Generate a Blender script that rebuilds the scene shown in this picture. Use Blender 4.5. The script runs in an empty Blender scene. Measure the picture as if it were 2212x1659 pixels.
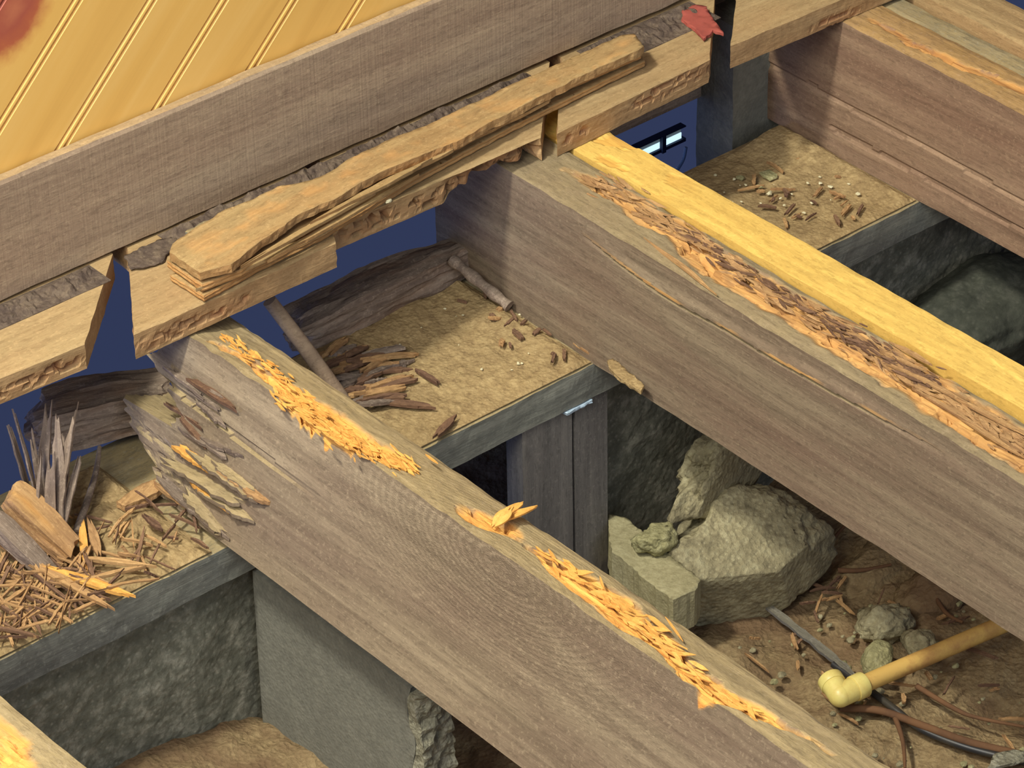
import bpy, bmesh, math, random
import numpy as np
from mathutils import Vector, Matrix, noise
from mathutils.geometry import tessellate_polygon

# ------------------------------------------------------------------ camera, sky, light, exposure
sc = bpy.context.scene
COL = sc.collection
FPX = 8119.66
YAW, PITCH, ROLL = -0.69355753, 0.60208255, -0.02013955
CAMP = Vector((-1.40097934, -2.16023945, 1.71364156))
RM = Matrix.Rotation(YAW, 3, 'Z') @ Matrix.Rotation(math.pi / 2 - PITCH, 3, 'X') @ Matrix.Rotation(ROLL, 3, 'Z')
cd = bpy.data.cameras.new('camera'); cam = bpy.data.objects.new('camera', cd); COL.objects.link(cam)
cam.matrix_world = Matrix.Translation(CAMP) @ RM.to_4x4()
cd.sensor_width = 36; cd.lens = FPX / 2212 * 36; cd.clip_start = .05; cd.clip_end = 50
sc.camera = cam
sc.view_settings.view_transform = 'Standard'; sc.view_settings.look = 'None'
sc.view_settings.exposure = -.13; sc.view_settings.gamma = 1; sc.view_settings.use_curve_mapping = False
w = bpy.data.worlds.new('room_air'); sc.world = w; w.use_nodes = True
w.node_tree.nodes['Background'].inputs[0].default_value = (.30, .41, .95, 1)
w.node_tree.nodes['Background'].inputs[1].default_value = .108

def area(name, loc, target, size, power, color, size_y=None):
    l = bpy.data.lights.new(name, 'AREA'); l.energy = power; l.color = color; l.size = size
    if size_y: l.shape = 'RECTANGLE'; l.size_y = size_y
    o = bpy.data.objects.new(name, l); COL.objects.link(o); o.location = loc
    o.rotation_euler = (Vector(target) - Vector(loc)).to_track_quat('-Z', 'Y').to_euler()
    return o
area('ceiling_lamp', (-.95, -.22, 2.1), (.3, -.2, 0), .20, 70, (1, .965, .84))
area('crawl_blue_fill', (-.85, .42, -.16), (.6, .30, -.30), .3, 3.5, (.28, .42, 1))  # added blue fill for the space under the floor, no vent at this spot
area('room_light', (-1.9, -1.25, 2.2), (.3, -.2, 0), 1.3, 76, (1, .97, .88))
area('front_fill', (-.6, -3.4, 1.5), (.3, 0, 0), 2.0, 38, (.86, .92, 1))  # added broad low fill that lifts the front faces, no known source

def W(u, v, ax, val):
    """the point of the place seen at pixel (u,v) on the plane axis=val"""
    d = RM @ Vector(((u - 1106) / FPX, -(v - 829.6) / FPX, -1))
    t = (val - CAMP[ax]) / d[ax]
    return CAMP + d * t

def srgb(r, g, b):
    return tuple(((c / 255) / 12.92 if c / 255 <= .04045 else ((c / 255 + .055) / 1.055) ** 2.4) for c in (r, g, b)) + (1,)

# ------------------------------------------------------------------ materials
class NT:
    def __init__(s, name):
        s.m = bpy.data.materials.new(name); s.m.use_nodes = True; s.t = s.m.node_tree; s.n = s.t.nodes; s.l = s.t.links
        s.b = s.n['Principled BSDF']
    def new(s, t, **k):
        n = s.n.new(t)
        for a, b in k.items(): setattr(n, a, b)
        return n
    def link(s, a, b): s.l.new(a, b)
    def coord(s, scale=(1, 1, 1), rot=(0, 0, 0), loc=(0, 0, 0)):
        tc = s.new('ShaderNodeTexCoord'); mp = s.new('ShaderNodeMapping')
        oi = s.new('ShaderNodeObjectInfo'); ad = s.new('ShaderNodeVectorMath', operation='ADD')
        ml = s.new('ShaderNodeMath', operation='MULTIPLY'); ml.inputs[1].default_value = 7
        s.link(oi.outputs['Random'], ml.inputs[0])
        s.link(tc.outputs['Object'], ad.inputs[0]); s.link(ml.outputs[0], ad.inputs[1])
        s.link(ad.outputs[0], mp.inputs[0])
        mp.inputs['Scale'].default_value = scale; mp.inputs['Rotation'].default_value = rot; mp.inputs['Location'].default_value = loc
        return mp.outputs[0]
    def noise(s, vec, scale=1, detail=6, rough=.6, dist=0):
        n = s.new('ShaderNodeTexNoise'); s.link(vec, n.inputs['Vector'])
        n.inputs['Scale'].default_value = scale; n.inputs['Detail'].default_value = detail
        n.inputs['Roughness'].default_value = rough; n.inputs['Distortion'].default_value = dist
        return n.outputs['Fac']
    def ramp(s, fac, stops):
        r = s.new('ShaderNodeValToRGB'); s.link(fac, r.inputs[0]); e = r.color_ramp.elements
        while len(e) < len(stops): e.new(.5)
        for i, (p, c) in enumerate(stops): e[i].position = p; e[i].color = c if len(c) == 4 else tuple(c) + (1,)
        return r.outputs[0]
    def mix(s, f, a, b, mode='MIX'):
        m = s.new('ShaderNodeMix', data_type='RGBA', blend_type=mode)
        for i, v in ((0, f), (6, a), (7, b)):
            if isinstance(v, (int, float)): m.inputs[i].default_value = v
            elif isinstance(v, tuple): m.inputs[i].default_value = v
            else: s.link(v, m.inputs[i])
        return m.outputs[2]
    def math(s, op, a, b=None, clamp=False):
        m = s.new('ShaderNodeMath', operation=op, use_clamp=clamp)
        for i, v in ((0, a), (1, b)):
            if v is None: continue
            if isinstance(v, (int, float)): m.inputs[i].default_value = v
            else: s.link(v, m.inputs[i])
        return m.outputs[0]
    def attr(s, name):
        a = s.new('ShaderNodeAttribute', attribute_name=name); return a.outputs['Fac']
    def up(s, lo=.55, hi=.85):
        g = s.new('ShaderNodeNewGeometry'); x = s.new('ShaderNodeSeparateXYZ'); s.link(g.outputs['True Normal'], x.inputs[0])
        r = s.new('ShaderNodeMapRange'); s.link(x.outputs[2], r.inputs[0]); r.inputs[1].default_value = lo; r.inputs[2].default_value = hi
        return r.outputs[0]
    def finish(s, color, bump=None, strength=.3, dist=.002, rough=.85, spec=.2):
        if isinstance(color, tuple): s.b.inputs['Base Color'].default_value = color
        else: s.link(color, s.b.inputs['Base Color'])
        s.b.inputs['Roughness'].default_value = rough; s.b.inputs['Specular IOR Level'].default_value = spec
        if bump is not None:
            b = s.new('ShaderNodeBump'); b.inputs['Strength'].default_value = strength; b.inputs['Distance'].default_value = dist
            s.link(bump, b.inputs['Height']); s.link(b.outputs[0], s.b.inputs['Normal'])
        return s.m

def wood(name, dark, mid, light, raw=(214, 158, 78), raw2=(170, 108, 52), top=None, blotch=(90, 75, 62), sx=2.2, sy=75, saw=False, knot=None, bs=.4, topmix=.8, rough=.85):
    t = NT(name)
    v = t.coord((sx, sy, sy)); g = t.noise(v, 1, 8, .65, .6)
    col = t.ramp(g, [(.25, srgb(*dark)), (.5, srgb(*mid)), (.75, srgb(*light))])
    v2 = t.coord((3.5, 16, 16)); b2 = t.noise(v2, 1, 5, .6, .4)
    bm = t.ramp(b2, [(.42, (0, 0, 0)), (.66, (1, 1, 1))])
    col = t.mix(t.math('MULTIPLY', bm, .6), col, srgb(*blotch))
    h = g
    if knot:   # cathedral rings around a knot
        tc = t.new('ShaderNodeTexCoord'); mp = t.new('ShaderNodeMapping'); t.link(tc.outputs['Object'], mp.inputs[0])
        mp.inputs['Location'].default_value = tuple(-k for k in knot[:3]); 
        mp2 = t.new('ShaderNodeMapping'); t.link(mp.outputs[0], mp2.inputs[0]); mp2.inputs['Scale'].default_value = (.38, 1, 1)
        wv = t.new('ShaderNodeTexWave', wave_type='RINGS', rings_direction='SPHERICAL'); t.link(mp2.outputs[0], wv.inputs[0])
        wv.inputs['Scale'].default_value = knot[3]; wv.inputs['Distortion'].default_value = 5; wv.inputs['Detail'].default_value = 3; wv.inputs['Detail Scale'].default_value = 9
        ln = t.new('ShaderNodeVectorMath', operation='LENGTH'); t.link(mp2.outputs[0], ln.inputs[0])
        mr = t.new('ShaderNodeMapRange'); t.link(ln.outputs['Value'], mr.inputs[0]); mr.inputs[1].default_value = knot[4]; mr.inputs[2].default_value = 0
        f = t.math('MULTIPLY', t.math('MULTIPLY', wv.outputs['Fac'], mr.outputs[0]), .8)
        col = t.mix(f, col, srgb(*dark)); h = t.math('SUBTRACT', g, f)
    if saw:
        v3 = t.coord((420, 3, 3)); s3 = t.noise(v3, 1, 2, .5)
        col = t.mix(t.math('MULTIPLY', t.ramp(s3, [(.4, (0, 0, 0)), (.6, (1, 1, 1))]), .13), col, srgb(*light))
        h = t.math('ADD', h, t.math('MULTIPLY', s3, .6))
    # pale dust specks
    v4 = t.coord((55, 55, 55)); sp = t.noise(v4, 1, 3, .7)
    col = t.mix(t.math('MULTIPLY', t.ramp(sp, [(.62, (0, 0, 0)), (.74, (1, 1, 1))]), .35), col, srgb(*light))
    if top:
        v5 = t.coord((22, 22, 22)); n5 = t.noise(v5, 1, 6, .7)
        f = t.math('MULTIPLY', t.up(), t.ramp(n5, [(.2, (.55, .55, .55)), (.6, (1, 1, 1))]))
        tc2 = t.mix(t.ramp(g, [(.35, (0, 0, 0)), (.65, (1, 1, 1))]), tuple(c * .8 for c in srgb(*top)[:3]) + (1,), srgb(*top))
        ns = t.noise(t.coord((9, 30, 30)), 1, 6, .75, .8)
        tc2 = t.mix(t.math('MULTIPLY', t.ramp(ns, [(.48, (0, 0, 0)), (.64, (1, 1, 1))]), .5), tc2, tuple(c * .5 for c in srgb(*top)[:3]) + (1,))
        nh = t.noise(t.coord((14, 42, 42)), 1, 4, .7, .5)
        tc2 = t.mix(t.math('MULTIPLY', t.ramp(nh, [(.60, (0, 0, 0)), (.70, (1, 1, 1))]), .45), tc2, tuple(min(1, c * 1.5) for c in srgb(*top)[:3]) + (1,))
        col = t.mix(t.math('MULTIPLY', f, topmix), col, tc2)
    n7 = t.noise(t.coord((90, 330, 330)), 1, 3, .8); n8 = t.noise(t.coord((260, 260, 260)), 1, 2, .8)
    col = t.mix(t.math('MULTIPLY', t.ramp(n7, [(.50, (0, 0, 0)), (.66, (1, 1, 1))]), .38), col, tuple(c * .55 for c in srgb(*dark)[:3]) + (1,))
    col = t.mix(t.math('MULTIPLY', t.ramp(n8, [(.56, (0, 0, 0)), (.68, (1, 1, 1))]), .22), col, tuple(min(1, c * 1.35) for c in srgb(*light)[:3]) + (1,))
    h = t.math('ADD', h, t.math('MULTIPLY', n7, .35))
    v6 = t.coord((8, 110, 110)); n6 = t.noise(v6, 1, 6, .7, 1.)
    rc = t.ramp(n6, [(.3, srgb(*raw2)), (.55, srgb(*raw)), (.8, tuple(min(1, c * 1.2) for c in srgb(*raw)[:3]))])
    col = t.mix(t.attr('raw'), col, rc)
    h = t.math('ADD', h, t.math('MULTIPLY', n6, .5))
    return t.finish(col, h, bs, .0022, rough)

M = {}
M['joist'] = wood('weathered_joist_wood', (104, 89, 72), (136, 120, 98), (166, 149, 122), top=(176, 156, 112), raw=(232, 176, 92), raw2=(192, 126, 62), blotch=(112, 92, 78), knot=(.50, -.01, -.012, 100, .10))
M['joist2'] = wood('weathered_brown_joist_wood', (100, 86, 70), (130, 114, 94), (156, 140, 115), top=(156, 140, 104), raw=(204, 158, 96), raw2=(138, 94, 62), blotch=(118, 94, 80))
M['joist4'] = wood('brown_joist_wood', (112, 90, 72), (144, 118, 96), (168, 142, 114), top=(186, 150, 92), raw=(200, 150, 88), raw2=(150, 100, 60), blotch=(118, 88, 72), sy=60)
M['newwood'] = wood('fresh_yellow_pine', (200, 158, 80), (218, 178, 94), (230, 192, 108), top=(226, 190, 102), blotch=(218, 176, 88), raw=(214, 164, 80), raw2=(186, 132, 64), bs=.15)
M['planks'] = wood('subfloor_pine', (150, 118, 80), (174, 142, 100), (190, 160, 116), top=(164, 145, 104), blotch=(172, 130, 90), raw=(166, 114, 76), raw2=(104, 68, 48), topmix=.6)
M['base'] = wood('brown_sawn_plate', (138, 117, 96), (166, 143, 118), (184, 162, 132), top=(176, 150, 110), blotch=(142, 117, 98), saw=True, sx=3, sy=60, bs=.25, topmix=.95)
M['mould'] = wood('splintered_board', (136, 104, 68), (166, 136, 92), (190, 160, 114), top=(160, 142, 98), blotch=(184, 132, 80), raw=(210, 156, 92), raw2=(150, 104, 64), topmix=.5)
M['sill'] = wood('grey_sill_wood', (104, 106, 98), (130, 131, 120), (152, 152, 138), top=(172, 152, 108), blotch=(84, 82, 80), raw=(176, 138, 90), raw2=(120, 90, 60), topmix=.95)
M['rot'] = wood('rotten_grey_wood', (100, 86, 78), (146, 128, 112), (184, 166, 146), top=(122, 108, 92), blotch=(80, 66, 60), raw=(150, 116, 90), raw2=(88, 66, 52), sx=6, sy=110, bs=.9, topmix=.5)
M['greyboard'] = wood('grey_post_wood', (98, 96, 92), (124, 120, 114), (150, 145, 135), top=(130, 124, 104), blotch=(84, 80, 78), sx=2, sy=60)
M['splinter'] = wood('ochre_splinters', (138, 102, 70), (172, 134, 90), (204, 168, 116), top=(186, 150, 100), blotch=(136, 102, 74), sx=6, sy=150, topmix=.3)
M['splinter_dark'] = wood('brown_splinters', (84, 62, 50), (116, 88, 68), (148, 116, 86), top=(128, 98, 74), blotch=(92, 68, 56), sx=6, sy=150, topmix=.3)
M['splinter_pale'] = wood('pale_splinters', (194, 136, 66), (220, 162, 82), (234, 184, 106), top=(224, 168, 84), blotch=(206, 146, 74), sx=6, sy=150, topmix=.3)

def panel_mat():
    t = NT('varnished_pine_panel')
    v = t.coord((1.2, 24, 24)); g = t.noise(v, 1, 6, .6, .7)
    col = t.ramp(g, [(.25, srgb(224, 172, 88)), (.5, srgb(240, 190, 102)), (.8, srgb(248, 204, 122))])
    tc = t.new('ShaderNodeTexCoord'); mp = t.new('ShaderNodeMapping'); t.link(tc.outputs['Object'], mp.inputs[0])
    kx, ky = KNOT; mp.inputs['Location'].default_value = (-kx, -ky, 0)
    mp2 = t.new('ShaderNodeMapping'); t.link(mp.outputs[0], mp2.inputs[0]); mp2.inputs['Scale'].default_value = (.75, 1.25, 0)
    nz = t.noise(t.coord((60, 60, 60)), 1, 4, .6)
    ln = t.new('ShaderNodeVectorMath', operation='LENGTH'); t.link(mp2.outputs[0], ln.inputs[0])
    d = t.math('ADD', ln.outputs['Value'], t.math('MULTIPLY', t.math('SUBTRACT', nz, .5), .022))
    kc = t.ramp(t.math('MULTIPLY', d, 20), [(.0, srgb(196, 116, 84)), (.3, srgb(176, 92, 72)), (.55, srgb(190, 104, 70)), (.8, srgb(216, 146, 76))])
    kf = t.new('ShaderNodeMapRange'); t.link(d, kf.inputs[0]); kf.inputs[1].default_value = .046; kf.inputs[2].default_value = .026
    col = t.mix(kf.outputs[0], col, kc)
    return t.finish(col, g, .05, .001, .45, .4)

def concrete(name, a, b, c, scale=60, bs=.8, brown=None, bscale=9):
    t = NT(name)
    v = t.coord((1, 1, 1)); n1 = t.noise(v, scale, 8, .7); n2 = t.noise(v, scale * .22, 5, .6)
    col = t.ramp(n1, [(.3, srgb(*a)), (.5, srgb(*b)), (.72, srgb(*c))])
    col = t.mix(t.math('MULTIPLY', t.ramp(n2, [(.4, (0, 0, 0)), (.65, (1, 1, 1))]), .45), col, srgb(*a))
    vo = t.new('ShaderNodeTexVoronoi'); t.link(v, vo.inputs['Vector']); vo.inputs['Scale'].default_value = scale * 2.3
    col = t.mix(t.math('MULTIPLY', t.ramp(vo.outputs['Distance'], [(.1, (1, 1, 1)), (.3, (0, 0, 0))]), .35), col, srgb(*c))
    if brown:
        n3 = t.noise(v, bscale, 4, .6); col = t.mix(t.ramp(n3, [(.48, (0, 0, 0)), (.62, (1, 1, 1))]), col, srgb(*brown))
    return t.finish(col, t.math('ADD', n1, t.math('MULTIPLY', vo.outputs['Distance'], .5)), bs, .004, .95, .1)
M['concrete'] = concrete('rough_foundation_concrete', (92, 92, 80), (122, 121, 106), (176, 172, 154), 70, .6)
M['slab'] = concrete('smooth_concrete', (108, 107, 98), (122, 121, 110), (136, 134, 122), 130, .25)
M['shadowed'] = concrete('shadowed_concrete', (58, 60, 52), (78, 80, 70), (104, 104, 92), 60, .4)  # darker copy of the concrete, with the joists' shade put into its colour
M['slabedge'] = concrete('broken_concrete_edge', (116, 112, 94), (158, 154, 132), (196, 192, 170), 120, 1)
M['boulder'] = concrete('aggregate_boulder', (120, 112, 88), (166, 156, 122), (204, 196, 158), 85, 1)
M['brick'] = concrete('yellowish_block', (136, 128, 96), (162, 154, 118), (182, 174, 138), 160, .3)
M['stone'] = concrete('pale_stone', (120, 116, 84), (156, 150, 108), (194, 188, 146), 140, .6)
M['dirt'] = concrete('crawl_space_dirt', (122, 102, 74), (156, 134, 98), (186, 164, 122), 95, 1, (126, 102, 76), 9)
M['dust'] = concrete('wood_dust', (132, 110, 78), (166, 142, 100), (192, 168, 122), 120, .6)
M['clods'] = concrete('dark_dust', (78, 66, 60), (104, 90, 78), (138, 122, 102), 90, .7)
M['chip'] = concrete('plaster_chip', (196, 186, 150), (216, 208, 170), (232, 226, 196), 90, .3)

def plain(name, c, rough=.5, spec=.4, dirt=None):
    t = NT(name); col = srgb(*c)
    if dirt:
        n = t.noise(t.coord((1, 1, 1)), 25, 6, .7); col = t.mix(t.ramp(n, [(.42, (0, 0, 0)), (.66, (.8, .8, .8))]), col, srgb(*dirt))
        return t.finish(col, n, .15, .001, rough, spec)
    return t.finish(col, None, rough=rough, spec=spec)
M['pvc'] = plain('yellowed_plastic', (226, 212, 128), .4, .5, (206, 176, 96))
M['pipe'] = plain('dusty_plastic_pipe', (206, 168, 92), .55, .4, (150, 100, 62))
M['cable'] = plain('black_cable_jacket', (38, 38, 40), .45, .5, (70, 64, 52))
M['red'] = plain('red_torn_card', (170, 88, 76), .8, .1, (136, 72, 64))
M['grime'] = plain('brown_root', (112, 82, 58), .9, .1, (84, 62, 48))
M['frame'] = plain('dark_metal', (40, 48, 74), .6, .3)
M['wire'] = plain('pale_wire', (170, 190, 205), .4, .5)
def emit(name, c, s):
    t = NT(name); t.b.inputs['Base Color'].default_value = (0, 0, 0, 1)
    t.b.inputs['Emission Color'].default_value = srgb(*c); t.b.inputs['Emission Strength'].default_value = s; return t.m
M['dim'] = emit('dusty_daylight_pane', (120, 140, 150), .35)
M['sky'] = emit('daylight_pane', (190, 225, 245), 1.5)

# ------------------------------------------------------------------ builders
def tag(o, label=None, cat=None, group=None, kind=None):
    if label: o['label'] = label
    if cat: o['category'] = cat
    if group: o['group'] = group
    if kind: o['kind'] = kind
    return o
def empty(name, mat=Matrix.Identity(4)):
    o = bpy.data.objects.new(name, None); COL.objects.link(o); o.matrix_world = mat; o.empty_display_size = .02
    return o
def mesh(name, vs, fs, mat, raw=None, mw=Matrix.Identity(4), parent=None, smooth=False, recenter=False):
    """vs in local space of matrix mw"""
    me = bpy.data.meshes.new(name)
    vs = np.asarray(vs, dtype=float)
    if recenter:
        c = Vector(vs.mean(0)); vs = vs - np.array(c); mw = mw @ Matrix.Translation(c)
    me.from_pydata(vs.tolist(), [], fs)
    me.materials.append(mat)
    a = me.attributes.new('raw', 'FLOAT', 'POINT')
    if raw is not None: a.data.foreach_set('value', np.asarray(raw, dtype=np.float32))
    if smooth: me.shade_smooth()
    me.update()
    o = bpy.data.objects.new(name, me); COL.objects.link(o)
    if parent is not None:
        o.parent = parent; o.matrix_parent_inverse = Matrix.Identity(4); o.matrix_local = parent.matrix_world.inverted() @ mw
    else: o.matrix_world = mw
    return o
def N(x, y, z, s=1.): return noise.noise(Vector((x * s, y * s, z * s)))
def FB(x, y, z, o=4): return noise.fractal(Vector((x, y, z)), .9, 2.1, o)
def rid(x, y, z): return noise.ridged_multi_fractal(Vector((x, y, z)), 1., 2.1, 4, 1., 2.) 
def sm(a, b, x):
    t = min(1, max(0, (x - a) / (b - a))) if a != b else float(x > a)
    return t * t * (3 - 2 * t)

def timber(name, xs, ys, zs, fn, mat, mw, parent=None, smooth=False):
    """closed box on the lattice xs*ys*zs; fn(x,y,z)->(x,y,z,raw)"""
    idx = {}; vs = []; raw = []; fs = []
    nx, ny, nz = len(xs) - 1, len(ys) - 1, len(zs) - 1
    def vid(i, j, k):
        q = (i, j, k)
        if q not in idx:
            x, y, z, r = fn(xs[i], ys[j], zs[k]); idx[q] = len(vs); vs.append((x, y, z)); raw.append(r)
        return idx[q]
    for i in range(nx):
        for j in range(ny):
            fs.append((vid(i, j, 0), vid(i, j + 1, 0), vid(i + 1, j + 1, 0), vid(i + 1, j, 0)))
            fs.append((vid(i, j, nz), vid(i + 1, j, nz), vid(i + 1, j + 1, nz), vid(i, j + 1, nz)))
    for i in range(nx):
        for k in range(nz):
            fs.append((vid(i, 0, k), vid(i + 1, 0, k), vid(i + 1, 0, k + 1), vid(i, 0, k + 1)))
            fs.append((vid(i, ny, k), vid(i, ny, k + 1), vid(i + 1, ny, k + 1), vid(i + 1, ny, k)))
    for j in range(ny):
        for k in range(nz):
            fs.append((vid(0, j, k), vid(0, j, k + 1), vid(0, j + 1, k + 1), vid(0, j + 1, k)))
            fs.append((vid(nx, j, k), vid(nx, j + 1, k), vid(nx, j + 1, k + 1), vid(nx, j, k + 1)))
    return mesh(name, vs, fs, mat, raw, mw, parent, smooth)

def lin(a, b, step): return np.linspace(a, b, max(1, int(round(abs(b - a) / step))) + 1).tolist()

def outline(pts, step=.004, jit=.001, seed=0, closed=True, raggy=1):
    out = []; n = len(pts)
    for i in range(n if closed else n - 1):
        a = Vector(pts[i][:2]); b = Vector(pts[(i + 1) % n][:2]); L = (b - a).length; k = max(1, int(L / step))
        nrm = Vector((b.y - a.y, a.x - b.x)).normalized() if L > 0 else Vector((0, 0))
        for q in range(k):
            p = a.lerp(b, q / k); e = 1 if q else .4
            out.append(p + nrm * jit * e * (N(p.x * 260, p.y * 260, seed + .3) * 1.4 + N(p.x * 60, p.y * 60, seed + 7.7) * raggy))
    return out
def slab(name, pts, z0, z1, mat, step=.004, jit=.001, seed=0, layers=1, ang=0, parent=None, topn=.0006, zfn=None, rawtop=None, layerjit=.0012):
    """solid with traced plan outline (world x,y), thickness z0..z1, layered rough edge; grain at ang"""
    P = outline(pts, step, jit, seed)
    ar = sum(P[i].x * P[(i + 1) % len(P)].y - P[(i + 1) % len(P)].x * P[i].y for i in range(len(P)))
    if ar < 0: P.reverse()
    n = len(P); c = sum(P, Vector((0, 0))) / n
    R = Matrix.Rotation(ang, 4, 'Z'); mw = Matrix.Translation((c.x, c.y, z0)) @ R; Ri = mw.inverted()
    vs = []; raw = []; fs = []
    rows = layers * 2 + 1
    for k in range(rows):
        z = z0 + (z1 - z0) * k / (rows - 1)
        for i, p in enumerate(P):
            t = P[(i + 1) % n] - P[i - 1]; nr = Vector((t.y, -t.x)).normalized() if t.length > 0 else Vector((0, 0))
            off = layerjit * (N(p.x * 90, p.y * 90, k * 3.1 + seed)) + (layerjit * .8 if k % 2 else 0) * (1 if layers > 1 else 0)
            q = p + nr * off
            zz = z + (zfn(q.x, q.y) if zfn else 0)
            vs.append(Ri @ Vector((q.x, q.y, zz))); raw.append(.5 * (k % 2) if layers > 1 else 0)
    for k in range(rows - 1):
        for i in range(n):
            j = (i + 1) % n; a, b = k * n, (k + 1) * n
            fs.append((a + i, a + j, b + j, b + i))
    # caps with interior points
    import mathutils.geometry as G
    xs = [p.x for p in P]; ys = [p.y for p in P]
    for top in (1, 0):
        base = (rows - 1) * n if top else 0
        bd = [Vector((( mw @ Vector(vs[base + i])).x, (mw @ Vector(vs[base + i])).y)) for i in range(n)]
        st = step * 1.3 if top else step * 6; ip = []
        x = min(xs)
        while x < max(xs):
            y = min(ys)
            while y < max(ys):
                q = Vector((x + random.uniform(-.3, .3) * st, y + random.uniform(-.3, .3) * st))
                inside = False
                for i in range(n):
                    a, b = bd[i], bd[i - 1]
                    if (a.y > q.y) != (b.y > q.y) and q.x < (b.x - a.x) * (q.y - a.y) / (b.y - a.y) + a.x: inside = not inside
                if inside: ip.append(q)
                y += st
            x += st
        vv, ee, ff, ov, oe, of = G.delaunay_2d_cdt(bd + ip, [], [list(range(n))], 1, 1e-7)
        mp = {}
        for i, q in enumerate(vv):
            o = [a for a in ov[i] if a < n]
            if o: mp[i] = base + o[0]
            else:
                zz = (z1 if top else z0) + (zfn(q.x, q.y) if zfn else 0) + (topn * (N(q.x * 50, q.y * 50, seed) + .6 * N(q.x * 180, q.y * 180, seed)) if top else 0)
                mp[i] = len(vs); vs.append(Ri @ Vector((q.x, q.y, zz))); raw.append(rawtop(q.x, q.y) if (rawtop and top) else 0)
        for fc in ff:
            t = [mp[i] for i in fc]
            fs.append(t if top else t[::-1])
    o = mesh(name, vs, fs, mat, raw, mw, parent)
    nside = (rows - 1) * n
    o.data.polygons.foreach_set('use_smooth', [i >= nside for i in range(len(o.data.polygons))])
    return o

def rock(name, c, r, mat, seed=0, sub=4, amp=.25, rotz=0, cuts=(), fine=.05, parent=None):
    bm = bmesh.new(); bmesh.ops.create_icosphere(bm, subdivisions=sub, radius=1)
    vs = []
    for v in bm.verts:
        p = v.co.copy(); d = 1 + amp * FB(p.x * 1.1 + seed, p.y * 1.1, p.z * 1.1, 4) + fine * N(p.x * 7 + seed, p.y * 7, p.z * 7) + fine * .6 * N(p.x * 19 + seed, p.y * 19, p.z * 19)
        p *= d
        for n_, h in cuts:
            n_ = Vector(n_).normalized(); e = p.dot(n_) - h
            if e > 0: p -= n_ * e * .93
        vs.append((p.x * r[0], p.y * r[1], p.z * r[2]))
    bm.verts.index_update(); fs = [[v.index for v in f.verts] for f in bm.faces]; bm.free()
    zmin = min(v[2] for v in vs)
    mw = Matrix.Translation(Vector(c)) @ Matrix.Rotation(rotz, 4, 'Z')
    return mesh(name, vs, fs, mat, None, mw, parent, smooth=sub >= 4)

def tube(name, pts, r, mat, parent=None, seg=14, rfn=None):
    """solid rod along world points"""
    pts = [Vector(p) for p in pts]; n = len(pts); vs = []; fs = []
    o0 = pts[0]; up = Vector((0, 0, 1)); prev = None
    for i, p in enumerate(pts):
        t = (pts[min(n - 1, i + 1)] - pts[max(0, i - 1)]).normalized()
        a = t.cross(up) if prev is None else (prev - t * prev.dot(t))
        if a.length < 1e-4: a = t.cross(Vector((1, 0, 0)))
        a.normalize(); prev = a; b = t.cross(a)
        rr = rfn(i / (n - 1)) * r if rfn else r
        for k in range(seg):
            q = 2 * math.pi * k / seg; vs.append(p - o0 + (a * math.cos(q) + b * math.sin(q)) * rr)
    for i in range(n - 1):
        for k in range(seg):
            k2 = (k + 1) % seg; fs.append((i * seg + k, i * seg + k2, (i + 1) * seg + k2, (i + 1) * seg + k))
    fs.append(list(range(seg))[::-1]); fs.append([(n - 1) * seg + k for k in range(seg)])
    o = mesh(name, vs, fs, mat, None, Matrix.Translation(o0), parent, smooth=True)
    o.data.set_sharp_from_angle(angle=math.radians(42)); return o
def join(name, objs, label=None):
    vs = []; fs = []; base = objs[0].matrix_world.copy(); inv = base.inverted(); mat = objs[0].data.materials[0]
    for o in objs:
        k = len(vs); vs += [inv @ (o.matrix_world @ v.co) for v in o.data.vertices]; fs += [[k + i for i in p.vertices] for p in o.data.polygons]
        bpy.data.objects.remove(o)
    o = mesh(name, vs, fs, mat, None, base, smooth=True); o.data.set_sharp_from_angle(angle=math.radians(42)); return o
def curve_pts(ps, n=24):
    ps = [Vector(p) for p in ps]; out = []
    m = len(ps) - 1
    for i in range(m):
        p0, p1, p2, p3 = ps[max(0, i - 1)], ps[i], ps[i + 1], ps[min(m, i + 2)]
        for k in range(n):
            t = k / n
            out.append(.5 * ((2 * p1) + (p2 - p0) * t + (2 * p0 - 5 * p1 + 4 * p2 - p3) * t * t + (3 * p1 - p0 - 3 * p2 + p3) * t ** 3))
    out.append(ps[-1]); return out

def splinter(name, a, b, wd, th, mat, seed=0, parent=None, taper=.35, nseg=9, bend=.03):
    """ragged sliver of wood from a to b"""
    a = Vector(a); b = Vector(b); L = (b - a).length
    x = (b - a).normalized(); y = Vector((0, 0, 1)).cross(x)
    if y.length < .05: y = Vector((.7, -.7, 0))
    y.normalize(); z = x.cross(y)
    mw = Matrix((x, y, z)).transposed().to_4x4(); mw.translation = a
    ws = [(1 - taper) + taper * math.sin(math.pi * min(1, max(0, q))) for q in (0, 1)]
    xs = lin(0, L, L / nseg); ys = [-1, -.5, 0, .5, 1]; zs = [0, 1]
    def f(xx, yy, zz):
        t = xx / L
        wv = wd / 2 * (1 - taper * abs(2 * t - 1) ** 2.2) * (1 + .5 * N(t * 9, yy * 2, seed)) 
        e = L * (.32 * N(yy * 2.3 + seed, seed * .7, 4.4 + (t > .5)) - .04) * (abs(2 * t - 1) ** 5)
        return (xx + e, yy * wv + L * bend * math.sin(t * 3.1) * N(seed, 1.5, .5) * 2, (zz - .0) * th * (1 + .3 * N(t * 8, yy, seed + 3)) + L * bend * math.sin(t * math.pi), 0)
    return timber(name, xs, ys, zs, f, mat, mw, parent)

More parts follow.
